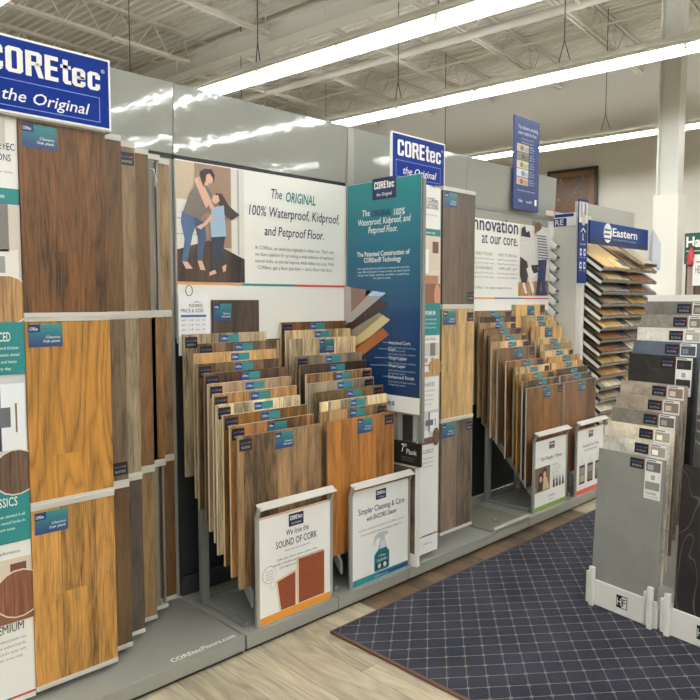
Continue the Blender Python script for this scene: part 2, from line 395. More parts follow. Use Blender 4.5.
# ------------------------------------------------------------------ signs
def _ring(w, h, st, gaps=()):
    c = .10; out = []
    o = [(0, c), (c, 0), (w - c, 0), (w, c), (w, h - c), (w - c, h), (c, h), (0, h - c)]
    i = [(st, st * .9), (st + .03, st * .75), (w - st - .03, st * .75), (w - st, st * .9), (w - st, h - st * .9), (w - st - .03, h - st * .75), (st + .03, h - st * .75), (st, h - st * .9)]
    for k in range(8):
        if k in gaps: continue
        out.append([o[k], o[(k + 1) % 8], i[(k + 1) % 8], i[k]])
    return out
def _r(a, b, c, d): return [(a, b), (c, b), (c, d), (a, d)]
def block_word():
    L = []; x = 0
    def put(w, polys, gap=.085):
        nonlocal x
        for p in polys: L.append([(x + a, b) for a, b in p])
        x += w + gap
    put(.56, _ring(.56, 1, .2, (3,)) + [_r(.36, .13, .56, .34), _r(.36, .66, .56, .87)])
    put(.58, _ring(.58, 1, .2))
    put(.58, [_r(0, 0, .2, 1), _r(.2, .84, .46, 1), _r(.2, .44, .46, .59), [(.46, .84), (.46, 1), (.57, .92), (.57, .52), (.5, .5), (.46, .44), (.38, .5), (.38, .84)], [(.30, .44), (.44, 0), (.62, 0), (.50, .47)]])
    put(.48, [_r(0, 0, .2, 1), _r(.2, .83, .48, 1), _r(.2, .43, .45, .59), _r(.2, 0, .48, .17)])
    put(.36, [_r(.08, .1, .27, .98), _r(0, .62, .38, .76), [(.08, .1), (.16, 0), (.38, 0), (.38, .15), (.27, .15)]], .06)
    put(.50, _ring(.5, .76, .18, (3,)) + [_r(.32, .34, .5, .66), _r(.15, .32, .45, .44), _r(.32, .1, .5, .24)])
    put(.48, _ring(.48, .76, .18, (3,)) + [_r(.30, .1, .48, .28), _r(.30, .48, .48, .66)], 0)
    return L, x
BLOCK, BLOCKW = block_word()
def brand(f, u0, u1, v, cap, c, k):
    for p in BLOCK: f.poly([(u0 + a / BLOCKW * (u1 - u0), v + b * cap) for a, b in p], c, k)
def logo(f, u0, v0, u1, v1, k=1, border=True, sub='the Original'):
    """blue header with the brand word over a boxed second line"""
    W, Hh = u1 - u0, v1 - v0
    f.rect(u0, v0, u1, v1, WHITE, k); b = .014 * min(W, 1) + .001
    f.rect(u0 + b, v0 + b, u1 - b, v1 - b, M(LOGO, .4, 0, .12), k + 1)
    brand(f, u0 + .10 * W, u0 + .915 * W, v0 + .53 * Hh, .33 * Hh, WHITE, k + 2)
    f.text('\u00ae', u0 + .925 * W, u0 + .955 * W, v0 + .79 * Hh, .05 * Hh, WHITE, k + 2)
    f.frame(u0 + .07 * W, v0 + .09 * Hh, u0 + .91 * W, v0 + .44 * Hh, .006 * W, (120, 150, 215), k + 2)
    f.text(sub, u0 + .20 * W, u0 + .83 * W, v0 + .17 * Hh, .15 * Hh, WHITE, k + 2, .006, .25)
def small_logo(f, u, v, wd, k=2):
    h = wd * .66; f.rect(u - wd / 2, v, u + wd / 2, v + h, NAVY, k)
    brand(f, u - wd * .42, u + wd * .42, v + h * .50, h * .34, WHITE, k + 1); f.text('the Original', u - wd * .32, u + wd * .32, v + h * .16, h * .16, WHITE, k + 1)
def header_sign(x0, x1, y, z0, z1, label):
    s = thing('header_sign', label, 'sign', ((x0 + x1) / 2, y, z0))
    boxpart('sign_board', M((232, 232, 228), .4), s, x0, x1, y, y + .012, z0, z1)
    f = Face((x0, y, z0)); logo(f, 0, 0, x1 - x0, z1 - z0); f.build('printed_face', s)
    m = MB().mat(RAIL)
    for q in (.2, .8): m.box(x0 + (x1 - x0) * q - .01, x0 + (x1 - x0) * q + .01, y + .013, y + .028, z0 - .10, z0 + .06)
    m.build('mounting_tab', s)
header_sign(.685, 1.146, 2.405, 2.083, 2.332, 'big blue brand sign with white border on top of the left page display')
header_sign(2.76, 3.22, 2.50, 2.12, 2.378, 'smaller blue brand sign with white border behind the teal panel')

# family banner
bn = thing('wall_banner', 'white banner with dancing mother and daughter photo above the first racks', 'banner', (2.17, WY - .008, 1.27))
boxpart('panel', M((232, 231, 224), .35), bn, 1.628, 2.706, WY - .008, WY + .004, 1.275, 2.112)
f = Face((1.628, WY - .008, 1.275)); W_ = 1.078
def c6(*p): return [(170 + p[i] / 3.889, 170 + p[i + 1] / 3.889) for i in range(0, len(p), 2)]
ph = .375; pb = .285; pt = .832
f.rect(.002, pb, ph, pt, (196, 176, 152), 1); f.rect(.10, .45, .30, pt, (150, 122, 104), 2); f.rect(.30, .40, ph, pt, (216, 212, 204), 2); f.rect(.335, .42, .345, pt, (170, 166, 160), 3)
f.rect(.002, .43, .11, .66, (226, 222, 214), 3); f.rect(.002, .57, .11, .575, (170, 165, 158), 4); f.rect(.002, .50, .11, .504, (170, 165, 158), 4)
f.poly([(.002, pb), (ph, pb), (ph, .40), (.17, .48), (.002, .43)], wood((78, 60, 50), .04, .4, 3), 4)
JEAN = (70, 96, 132); SKIN = (214, 172, 148)
f.px(c6(45, 160, 112, 185, 100, 215, 86, 250, 66, 356, 44, 356, 55, 270, 40, 200), JEAN, 5); f.px(c6(85, 180, 132, 205, 138, 262, 122, 354, 104, 352, 108, 270), (58, 78, 112), 6)
f.px(c6(45, 355, 66, 357, 87, 384, 60, 384), SKIN, 6); f.px(c6(104, 350, 122, 352, 136, 390, 116, 388), SKIN, 6)
f.px(c6(75, 90, 100, 55, 132, 50, 162, 92, 150, 150, 112, 192, 48, 165), (112, 103, 96), 6); f.px(c6(90, 35, 112, 25, 158, 120, 138, 150, 120, 110), SKIN, 7)
f.px(c6(132, 16, 156, 14, 165, 34, 158, 54, 140, 50), SKIN, 8); f.px(c6(128, 44, 148, 48, 146, 62, 126, 58), SKIN, 7); f.px(c6(116, 6, 130, -4, 158, -2, 170, 20, 168, 52, 161, 30, 150, 14, 138, 20, 133, 44, 126, 66, 118, 40), (46, 36, 34), 9)
f.px(c6(174, 90, 200, 94, 226, 140, 268, 176, 238, 196, 205, 168, 186, 130), (52, 38, 34), 7); f.px(c6(164, 100, 184, 98, 190, 122, 172, 134, 160, 122), SKIN, 8)
f.px(c6(158, 148, 206, 138, 216, 258, 158, 262, 152, 200), (152, 178, 200), 8); f.px(c6(155, 172, 166, 188, 116, 232, 98, 222, 128, 206), SKIN, 9); f.px(c6(140, 120, 152, 112, 170, 150, 158, 162), SKIN, 9)
f.px(c6(158, 258, 212, 255, 202, 330, 214, 370, 202, 380, 184, 326, 176, 395, 158, 392), (46, 52, 70), 7); f.px(c6(150, 398, 172, 388, 178, 402, 150, 412), SKIN, 8); f.px(c6(200, 376, 216, 366, 214, 392, 204, 398), SKIN, 8)
f.rect(.002, pb - .014, .36, pb - .003, (232, 160, 90), 2); f.rect(.36, pb - .014, .70, pb - .003, (40, 140, 140), 2); f.rect(.70, pb - .014, 1.076, pb - .003, (206, 80, 66), 2)
f.text('The', .545, .615, .717, .047, NAVY, 2, .004, .2); f.text('ORIGINAL', .64, .845, .708, .050, TEAL, 2, .016, .2)
f.text('100% Waterproof, Kidproof,', .405, 1.02, .622, .050, NAVY, 2, .004, .15); f.text('and Petproof Floor.', .50, .905, .528, .047, NAVY, 2, .004, .15)
f.lines(['At COREtec, we celebrate originality in others too. That\u2019s why', 'we have a passion for providing a wide selection of authentic', 'natural looks, so you can express what makes you, you. With', 'COREtec, get a floor you love \u2014 and a floor that lasts.'], .44, .98, .455, .018, .033, SOFT, cw=.52)
f.build('printed_face', bn)

# dog banner
bn = thing('wall_banner', 'white banner with man and dog photo above the far right racks', 'banner', (4.4, WY - .008, 1.27))
boxpart('panel', M((232, 231, 224), .35), bn, 3.86, 4.956, WY - .008, WY + .004, 1.40, 2.045)
f = Face((3.86, WY - .008, 1.27))
def c4(*p): return [(470 + p[i] / 5.833, 200 + p[i + 1] / 5.833) for i in range(0, len(p), 2)]
u0 = f.uv(*c4(290, 300)[0])[0]; vb = f.uv(*c4(290, 560)[0])[1]; vt = .772
f.rect(u0, vb, 1.094, vt, (214, 210, 203), 1); f.px(c4(280, 480, 455, 470, 455, 556, 280, 560), wood((190, 150, 105), .03, .4, 5), 2)
f.px(c4(296, 250, 350, 250, 350, 420, 296, 400), (226, 223, 216), 2)
for i in range(5): f.px(c4(300 + 10 * i, 255, 303 + 10 * i, 255, 303 + 10 * i, 400, 300 + 10 * i, 398), (186, 182, 176), 3)
f.px(c4(296, 210, 300, 165, 320, 150, 326, 190, 345, 180, 352, 220), (38, 40, 46), 3)
f.px(c4(374, 150, 392, 128, 415, 140, 416, 170, 396, 182, 376, 195), (112, 84, 66), 4); f.px(c4(370, 180, 390, 178, 394, 205, 376, 212), SKIN, 4)
sh = [c4(388, 190, 416, 166, 468, 205, 480, 290, 440, 300, 436, 350, 392, 350, 382, 250)]
f.px(sh[0], (222, 220, 216), 5)
for i in range(9): f.px(c4(386 + i, 205 + 16 * i, 440 + 2 * i, 212 + 16 * i, 440 + 2 * i, 218 + 16 * i, 386 + i, 211 + 16 * i), (84, 84, 90), 6)
f.px(c4(396, 350, 446, 346, 436, 470, 440, 540, 414, 550, 416, 470, 400, 545, 382, 545, 392, 450), (42, 56, 96), 5)
f.px(c4(290, 330, 330, 360, 340, 410, 330, 480, 300, 490, 288, 440), (54, 46, 44), 5); f.px(c4(325, 400, 350, 385, 392, 390, 388, 430, 360, 460, 336, 440), (232, 228, 222), 6)
f.px(c4(352, 380, 396, 378, 388, 404, 396, 420, 368, 430, 356, 405), (54, 46, 44), 7); f.px(c4(300, 485, 315, 480, 330, 545, 318, 548), (230, 226, 220), 6); f.px(c4(335, 455, 352, 450, 372, 530, 360, 545), (230, 226, 220), 6)
f.px(c4(378, 540, 410, 530, 414, 556, 378, 556), (40, 52, 100), 6); f.px(c4(410, 540, 444, 535, 446, 556, 410, 558), (40, 52, 100), 6)
f.rect(.002, vb - .022, .33, vb - .012, (232, 160, 90), 2); f.rect(.33, vb - .022, .70, vb - .012, (70, 120, 150), 2); f.rect(.70, vb - .022, 1.094, vb - .012, (206, 80, 66), 2)
ur = u0 - .03
f.text('Innovation', ur - .60, ur, f.uv(*c4(265, 200)[0])[1], .10, NAVY, 2, .012); f.text('at our core.', ur - .465, ur, f.uv(*c4(268, 270)[0])[1], .082, NAVY, 2, .003)
for j, (a, b2) in enumerate((('BUILT TO LAST', 'EASY TO INSTALL'), ('DURABLE', 'WARM, QUIET, SOFT'))):
    vv = f.uv(*c4(260, 335 + 78 * j)[0])[1]
    f.text(a, ur - .53, ur - .33, vv, .02, SOFT, 2); f.text(b2, ur - .25, ur - .01, vv, .02, SOFT, 2)
    for q in (1, 2): f.text('engineered for real life at home', ur - .56, ur - .31, vv - .03 * q, .011, SOFT, 2); f.text('simple floating installation', ur - .27, ur, vv - .03 * q, .011, SOFT, 2)
f.text('COREtec. The original waterproof floor.', ur - .55, ur - .07, f.uv(*c4(230, 520)[0])[1], .016, (90, 130, 150), 2)
f.build('printed_face', bn)

# teal side panel, seen from the left
t = NT('teal_blue_print'); x, y, z, v = t.coord()
TEALP = t.done(t.ramp(t.math('DIVIDE', z, 1.22), [(0, (14, 40, 84)), (.4, (18, 58, 102)), (.75, (26, 98, 120)), (1, (34, 122, 124))]), .3)
tp = thing('product_panel', 'tall teal to blue panel with waterproof floor text, standing out from the wall', 'sign', (2.69, 2.5, .88))
TX = 2.69
MB().mat(GREY).box(TX, TX + .008, 2.235, 2.77, .875, 2.112).build('panel_board', tp, .003)
f = Face((TX, 2.765, .885), (0, -1, 0), (0, 0, 1)); W_ = .535
MBt = MB().mat(TEALP); MBt.add([f.P(*p, 1) for p in ((.0, .085), (W_ - .004, .085), (W_ - .004, 1.222), (.0, 1.222))], [(0, 1, 2, 3)]); MBt.build('printed_ground', tp)
f.rect(0, 0, W_ - .004, .085, WHITE, 1); f.text('Pieces', .20, .36, .030, .032, INK, 2, .006)
def tpx(txt, x0, y0, x1, y1, cap, c, bold=.004, shear=.15):
    a, v = f.uv(345 + x0 / 5.38, 170 + y0 / 5.38); b, v2 = f.uv(345 + x1 / 5.38, 170 + y1 / 5.38)
    f.text(txt, a, b, (v + v2) / 2, cap, c, 3, bold, shear)
ua, va = f.uv(345 + 212 / 5.38, 170 + 156 / 5.38); small_logo(f, ua, va, .17, 3)
tpx('The', 95, 250, 135, 248, .032, WHITE); tpx('ORIGINAL', 146, 249, 252, 244, .033, NAVY, .014); tpx('100%', 264, 242, 325, 238, .034, WHITE, .008)
tpx('Waterproof, Kidproof, and', 72, 295, 355, 281, .033, WHITE, .006); tpx('Petproof Floor.', 127, 339, 285, 331, .033, WHITE, .006)
tpx('The Patented Construction of', 66, 464, 350, 456, .025, WHITE, .014, 0); tpx('COREtec\u00ae Technology', 103, 497, 303, 490, .025, WHITE, .014, 0)
for i, tx in enumerate(('Our original plank was built on a waterproof core that', 'stays flat and quiet in every room, so each board', 'keeps its shape and its comfort underfoot', 'for years to come.')):
    tpx(tx, (68, 70, 72, 155)[i], 534 + 18 * i, (348, 348, 346, 248)[i], 530 + 18 * i, .011, (206, 222, 230), .003, 0)
def q2(*p): return [(345 + p[i] / 5.38, 290 + p[i + 1] / 5.38) for i in range(0, len(p), 2)]
f.px(q2(-10, -25, 34, -15, 222, 15, 38, 172, -10, 180), M((170, 160, 158), .3), 3); f.px(q2(34, -15, 150, 4, 36, 120), (128, 104, 92), 4); f.px(q2(120, -1, 222, 15, 204, 32, 110, 30), (176, 204, 232), 4)
f.px(q2(190, 50, 238, 75, 20, 255, -10, 200), (64, 46, 42), 2); f.px(q2(185, 122, 245, 160, 60, 318, -20, 250), (206, 190, 140), 3); f.px(q2(185, 122, 205, 134, 20, 290, -20, 250), (150, 142, 122), 4); f.px(q2(205, 205, 240, 240, 70, 372, 20, 330), (160, 96, 52), 3)
for i, (yy, ttl) in enumerate(((290, 'Attached Cork'), (325, 'Core'), (372, 'Vinyl Layer'), (412, 'Wear Layer'), (472, 'Enhanced Finish'))):
    f.px(q2(232, yy - 6, 205 - 22 * (i % 4), yy - 8, 205 - 22 * (i % 4), yy - 11, 232, yy - 9), (150, 180, 210), 3)
    uu, vv = f.uv(*q2(235, yy)[0]); f.text(ttl, uu, uu + .012 * len(ttl), vv, .016, WHITE, 3, .008); f.text('adds comfort and quiet underfoot', uu, uu + .19, vv - .022, .010, (170, 195, 220), 3); f.text('through every season', uu, uu + .12, vv - .038, .010, (170, 195, 220), 3)
    f.rect(.14 + .035 * i, .40, .141 + .035 * i, .62 - .05 * i, (130, 165, 200), 2)
f.build('printed_face', tp)

# plank length sample below it
ps = thing('plank_sign', 'black plank size sign on a grey sample board edge beside the spray bottle poster', 'sign', (2.73, 2.34, .075))
boxpart('sample_board', wood((112, 100, 84), .2, .3), ps, 2.692, 2.706, 2.26, 2.50, .078, .60)
m = MB().mat(M((226, 224, 216), .4)); m.box(2.689, 2.712, 2.246, 2.26, .076, .61); m.box(2.689, 2.712, 2.246, 2.51, .60, .612); m.box(2.684, 2.692, 2.255, 2.50, .076, .14); m.build('white_edging', ps)
boxpart('sign_plate', M((22, 22, 25), .35), ps, 2.678, 2.690, 2.215, 2.40, .615, .735)
f = Face((2.678, 2.40, .615), (0, -1, 0)); f.text('7"', .055, .09, .065, .042, WHITE, 2, .01); f.text('Plank', .09, .16, .058, .026, WHITE, 2, .01); f.lines(['Actual size sample of a', 'seven inch wide plank'], .03, .17, .035, .007, .014, (150, 150, 152)); f.build('printed_face', ps)

# strips with room pictures
def room_pic(f, u0, v0, u1, v1, kind, k=2):
    W, Hh = u1 - u0, v1 - v0
    R = lambda a, b, c, d, col, kk=1: f.rect(u0 + a * W, v0 + b * Hh, u0 + c * W, v0 + d * Hh, col, k + kk)
    if kind == 'kitchen':
        R(0, 0, 1, 1, (205, 196, 184), 0); R(.55, .6, .8, 1, (120, 116, 112)); R(.2, .35, .95, .62, (226, 222, 214)); R(.3, .42, .42, .56, (150, 148, 146), 2); R(.6, .42, .72, .56, (150, 148, 146), 2); R(0, .32, 1, .37, (176, 132, 88), 2); R(0, .14, .9, .32, (232, 230, 226), 2); R(0, 0, 1, .14, (176, 138, 98), 2)
    elif kind == 'lounge':
        R(0, 0, 1, 1, (200, 200, 202), 0); R(.50, .35, .56, .95, (40, 42, 48)); R(.56, .35, .98, .92, (232, 236, 240)); R(.35, .55, .72, .72, (96, 98, 104), 2); R(.1, .2, .5, .42, (228, 226, 224), 2); R(.72, .2, .98, .5, (236, 236, 234), 2); R(0, 0, 1, .2, (104, 82, 68), 2); R(.80, .5, .83, .75, (120, 96, 70), 3)
    else:
        R(0, 0, 1, 1, (214, 200, 182), 0); R(.2, .45, .45, .8, (236, 238, 238)); R(.12, .4, .25, .75, (104, 120, 84), 2); R(.62, .75, .9, .92, (110, 66, 52), 2); R(.05, .3, .9, .42, (168, 122, 94), 2); R(0, 0, 1, .30, (132, 84, 62), 1); R(.5, .42, .95, .50, (224, 208, 196), 3)
def strip(x0, x1, y, z0, z1, label, parts):
    s = thing('info_strip', label, 'sign', ((x0 + x1) / 2, y, z0))
    boxpart('strip_board', M((234, 233, 228), .4), s, x0, x1, y, y + .006, z0, z1)
    f = Face((x0, y, z0)); Wd = x1 - x0
    V = lambda yy, xx: f.uv(xx, yy)[1]
    parts(f, Wd, V); f.build('printed_face', s); return s
def left_parts(f, W, V):
    v = lambda yy: f.uv(14, yy)[1]
    f.text('THE CORETEC', W * .15, W * .95, v(151), .022, NAVY, 2, .006); f.text('COLLECTIONS', W * .14, W * .88, v(162), .022, NAVY, 2, .006); f.text('Find the look for your home', W * .2, W * .9, v(174), .008, SOFT)
    f.rect(0, v(205), W, v(189), TEAL, 1); f.text('Innovation', W * .35, W * .75, v(199), .014, WHITE, 2)
    room_pic(f, 0, v(322), W, v(205), 'kitchen'); f.disc(W * .72, v(300), .085, .085, (236, 226, 212), 5); f.disc(W * .72, v(300), .08, .08, wood((190, 150, 104), .03, .3), 6)
    f.rect(0, v(374), W, v(322), TEAL, 7); f.text('ADVANCED', W * .18, W * .76, v(341), .030, WHITE, 8, .006)
    f.lines(['A sturdier core and thicker', 'planks with authentic detail', 'for busy rooms and heavy', 'traffic every day'], W * .1, W * .9, v(349), .010, .023, WHITE, 8)
    room_pic(f, 0, v(490), W, v(374), 'lounge'); f.rect(0, v(542), W, v(488), TEAL, 5); f.disc(W * .78, v(472), .080, .080, (220, 212, 204), 6); f.disc(W * .78, v(472), .075, .075, wood((112, 88, 74), .03, .3), 7)
    f.text('CLASSICS', W * .2, W * .78, v(505), .030, WHITE, 8, .006)
    f.lines(['The planks that started it all', 'with timeless wood looks in', 'many warm tones'], W * .1, W * .9, v(516), .010, .022, WHITE, 8)
    f.text('Enhanced performance', W * .1, W * .8, v(553), .012, NAVY, 2)
    room_pic(f, 0, v(622), W, v(558), 'dining'); f.disc(W * .76, v(594), .085, .085, (226, 210, 196), 6); f.disc(W * .76, v(594), .08, .08, wood((140, 88, 66), .03, .3), 7)
    f.text('PREMIUM', W * .2, W * .82, v(631), .030, INK, 4, .0)
    f.lines(['Our most refined planks and', 'tiles with the widest boards,', 'rich texture and a quiet cork', 'back under every step'], W * .1, W * .85, v(640), .010, .021, SOFT, 4)
    f.rect(0, .018, W * .55, .026, TEAL, 2); f.rect(W * .55, .018, W, .026, (206, 84, 66), 2)
strip(.640, .826, 2.424, .085, 2.075, 'white and teal strip with room pictures beside the big left sample page', left_parts)
def right_parts(f, W, V):
    v = lambda yy: f.uv(432, yy)[1]
    f.text('THE COREtec', W * .12, W * .88, v(203), .026, INK, 2, .01); f.text('COLLECTIONS', W * .12, W * .88, v(209), .026, INK, 2, .01); f.text('Find the look for your home', W * .15, W * .85, v(216), .009, SOFT)
    f.rect(0, v(236), W, v(229), TEAL, 1); f.text('Premium style', W * .25, W * .75, v(234), .014, WHITE, 2)
    room_pic(f, 0, v(304), W, v(236), 'dining'); f.disc(W * .85, v(295), .027, .06, (196, 140, 110), 6)
    f.rect(0, v(335), W, v(303), TEAL, 7); f.text('PREMIUM', W * .28, W * .75, v(315), .022, WHITE, 8, .01); f.lines(['The most refined planks', 'with the widest boards', 'and rich deep texture'], W * .12, W * .88, v(320), .009, .022, WHITE, 8)
    f.text('Enhanced living', W * .2, W * .8, v(340), .013, NAVY, 2)
    room_pic(f, 0, v(376), W, v(343), 'kitchen'); f.disc(W * .8, v(367), .06, .045, wood((190, 150, 104), .03, .3), 6)
    f.text('ENHANCED', W * .25, W * .8, v(386), .022, SOFT, 2, .01); f.lines(['Planks with painted', 'bevels and extra', 'length for large', 'open rooms'], W * .2, W * .8, v(391), .010, .024, SOFT)
    room_pic(f, 0, v(443), W, v(410), 'lounge'); f.disc(W * .85, v(437), .03, .05, wood((112, 88, 74), .03, .3), 6)
    f.text('CLASSICS', W * .25, W * .75, v(452), .020, SOFT, 2, .01); f.lines(['The planks that', 'started it all in', 'warm wood tones'], W * .15, W * .85, v(458), .010, .022, SOFT)
    for i, c in enumerate(((232, 160, 90), TEAL, (40, 70, 130), (206, 84, 66))): f.rect(W * .25 * i, .095, W * .25 * (i + 1), .103, c, 2)
    f.text('coretecfloors.com', W * .3, W * .7, .05, .009, SOFT)
strip(2.752, 2.930, 2.30, .10, 2.068, 'narrow white strip with room pictures right of the teal panel', right_parts)
boxpart('strip_post', GREYD, bay[2], 2.700, 2.720, 2.225, 2.25, .735, 2.085, .003)
boxpart('strip_post', GREY, bay[2], 2.700, 2.722, 2.26, 2.29, .735, 2.09, .003)
boxpart('strip_post', GREY, bay[2], 2.712, 2.750, 2.40, 2.46, .075, 2.09, .003)

# blue sign above the far bay
hs = thing('top_sign', 'tall blue sign with small room photos standing above the grey wall panel', 'sign', (4.55, 2.76, 2.14))
boxpart('sign_board', M((36, 54, 108), .4, 0, .3), hs, 4.375, 4.725, 2.765, 2.777, 2.145, 2.815)
f = Face((4.375, 2.765, 2.145)); LB = (190, 200, 225)
f.text('You deserve amazing', .05, .32, .585, .026, LB, 2, .008); f.text('never settle for less', .05, .30, .545, .026, LB, 2, .008); f.lines(['Floors with great style and', 'strong waterproof protection', 'that look good for years'], .05, .31, .51, .011, .024, LB)
for i, c in enumerate(((196, 176, 150), (112, 120, 100), (206, 190, 150), (196, 210, 220), (196, 160, 132))):
    f.rect(.035, .42 - .06 * i, .195, .475 - .06 * i, c, 2); f.disc(.10 + .02 * (i % 2), .445 - .06 * i, .025, .02, shade(c, .6), 3)
    f.rect(.13, .425 - .06 * i, .19, .455 - .06 * i, shade(c, .85), 3)
    f.lines(['waterproof', 'kidproof core', 'petproof top'], .21, .33, .462 - .06 * i, .010, .017, LB, center=False)
f.text('Every floor, every room', .05, .29, .135, .012, LB, 2); f.text('COREtec', .06, .12, .055, .02, WHITE, 2, .01); f.text('since 2010', .17, .25, .055, .018, WHITE, 2); f.rect(.29, .045, .32, .09, WHITE, 2)
f.build('printed_face', hs)

# ------------------------------------------------------------------ hanging sample pages
PW, ZB = .300, .100
def label_card(f, u0, v0, u1, v1, k=1, big=True):
    for i in range(6):
        q = i / 5; f.rect(u0, v0 + (v1 - v0) * i / 6, u1, v0 + (v1 - v0) * (i + 1) / 6, (int(40 + 6 * q), int(66 + 62 * q), int(112 + 14 * q)), k)
    f.rect(u0, v0 + .66 * (v1 - v0), u0 + .34 * (u1 - u0), v1, (20, 40, 104), k + 1)
    f.text('COREtec', u0 + .03 * (u1 - u0), u0 + .27 * (u1 - u0), v0 + .74 * (v1 - v0), .13 * (v1 - v0), WHITE, k + 2, .01)
    f.text('Classics', u0 + .50 * (u1 - u0), u0 + .92 * (u1 - u0), v0 + .38 * (v1 - v0), .11 * (v1 - v0), WHITE, k + 2)
    f.text('Oak plank', u0 + .42 * (u1 - u0), u0 + .92 * (u1 - u0), v0 + .20 * (v1 - v0), .11 * (v1 - v0), WHITE, k + 2)
def sticker(f, u0, v0, u1, v1, k=1):
    f.rect(u0, v0, u1, v1, (14, 13, 18), k); w_, h_ = u1 - u0, v1 - v0
    f.text('QuickShip', u0 + .1 * w_, u0 + .75 * w_, v0 + .58 * h_, .18 * h_, (96, 110, 180), k + 1); f.rect(u0 + .76 * w_, v0 + .6 * h_, u0 + .9 * w_, v0 + .72 * h_, (214, 70, 60), k + 1)
    f.text('IN STOCK', u0 + .18 * w_, u0 + .86 * w_, v0 + .18 * h_, .2 * h_, (190, 190, 196), k + 1)
def page(x0, y, rows, label, group, labels=(), stickers=(), z=(.115, .745, .775, 1.400, 1.430, 2.072), zt=None, post=False):
    s = thing('sample_page', label, 'sample display', (x0 + PW / 2, y, ZB), 0, group)
    for z0, z1 in ((z[0] - .016, z[0]), (z[1], z[2]), (z[3], z[4]), (z[5], z[5] + .022)):
        m = MB().mat(RAIL).box(x0, x0 + PW, y - .008, y + .022, z0, z1)
        if z1 - z0 > .022: m.box(x0, x0 + PW, y - .011, y - .008, (z0 + z1) / 2 - .001, (z0 + z1) / 2 + .006)
        m.build('rail', s)
    m = MB().mat(GREYD); m.box(x0 + .001, x0 + .012, y + .004, y + .02, z[0], z[5]); m.box(x0 + PW - .012, x0 + PW - .001, y + .006, y + .02, z[0], z[5]); m.build('page_frame', s)
    if post:
        MB().mat(GREYD).box(x0 + PW - .055, x0 + PW - .035, y - .004, y + .012, z[0], z[5]).build('frame_post', s)
    for i, c in enumerate(rows):
        if c is None: continue
        z0, z1 = z[4 - 2 * i], z[5 - 2 * i]
        pn = MB().mat(c).box(x0 + .001, x0 + PW - .0, y - .004, y + .006, z0, z1).build('plank_panel', s)
        # grain needs its own origin in the panel
        if i in labels:
            f = Face((x0 + .012, y - .004, z1 - .088)); label_card(f, 0, 0, .115, .078); tag(f.build('info_label', pn), 'teal and blue printed label')
        if i in stickers:
            f = Face((x0 + PW - .066, y - .004, (z1 - .07) if stickers[i] else z0 + .02)); sticker(f, 0, 0, .062, .05); tag(f.build('stock_sticker', pn), 'small black sticker')
    return s
GP = 'hanging sample pages of the left display'
page(.826, 2.42, [wood((106, 70, 34), .30, .1, 1.3, .5, .15, 1.5, joint=(-.04, .035, 1.54)), wood((190, 136, 62), .30, .1, 6.2, .6, .15, .6, joint=(-.075, .035, .83)), wood((194, 144, 76), .125, .3, 8.8, .3, .05, .9, joint=(-.075, .04, .33))],
     'nearest sample page with dark walnut, honey and golden oak panels at far left', GP, labels=(0, 1, 2))
page(.922, 2.492, [wood((106, 77, 45), .3, .1, 3), wood((124, 104, 82), .3, .1, 4), wood((104, 79, 49), .3, .1, 5)], 'second sample page from front at left, grey brown panel in the middle', GP, stickers={1: False})
page(1.014, 2.563, [wood((140, 118, 92), .3, .1, 6), wood((158, 144, 120), .3, .1, 7), wood((84, 74, 66), .3, .1, 8)], 'third sample page from front at left, pale grey oak panel in the middle', GP, stickers={0: True})
page(1.112, 2.640, [wood((112, 83, 50), .3, .1, 9), wood((124, 92, 58), .3, .1, 10), wood((150, 122, 84), .3, .1, 11)], 'fourth sample page from front at left, brown upper and tan lower panels', GP)
page(1.200, 2.705, [None, wood((134, 98, 54), .3, .1, 12), None], 'half empty sample page at left with bare frame above and below', GP, post=True)
page(1.278, 2.765, [wood((150, 124, 90), .3, .1, 13), wood((136, 108, 78), .3, .1, 14), wood((112, 80, 50), .3, .1, 15)], 'rearmost sample page at left, against the wall beside the family banner', GP)
m = MB().mat(GREY); m.box(.62, .66, 2.44, 2.79, .075, 2.10); m.box(.62, 1.14, 2.40, 2.44, 2.075, 2.083); m.build('page_bracket', bay[0])
m = MB().mat(RAIL); m.tube([(1.452, 2.70, 2.03), (1.45, 2.66, 2.02), (1.448, 2.64, 1.98), (1.452, 2.66, 1.95)], .005, 6); m.build('wire_hook', bay[0])
page(2.99, 2.335, [wood((96, 80, 70), .15, .25, 16), wood((196, 162, 112), .15, .2, 17, .2), wood((122, 106, 94), .14, .35, 18)],
     'sample page beside the narrow strip, dark top and pale oak middle panel', None, labels=(0, 1, 2), stickers={0: False, 1: True, 2: True}, z=(.165, .790, .812, 1.425, 1.452, 2.072))
boxpart('page_bracket', GREY, bay[2], 2.935, 2.99, 2.34, 2.79, .075, 2.09)

# loose sheet with rolled front edge on the plinth
sh_ = thing('sample_sheet', 'loose grey brown sheet with rolled front edge lying on the plinth', 'sample', (3.62, 2.45, .076))
boxpart('sheet', M((116, 112, 102), .45), sh_, 3.43, 3.815, 2.275, 2.66, .0765, .083)
MB().mat(M((150, 146, 134), .3)).tube([(3.425, 2.270, .092), (3.82, 2.270, .092)], .015, 12).build('rolled_edge', sh_)
m = MB().mat(M((170, 168, 162), .25, .8)); pts = [(3.60 + .018 * math.cos(i * .5236), 2.36 + .018 * math.sin(i * .5236), .090 + .004 * math.sin(i * 1.05)) for i in range(13)]; m.tube(pts, .004, 6)
tag(m.build('metal_ring'), 'small metal ring lying on the grey brown sheet', 'ring')

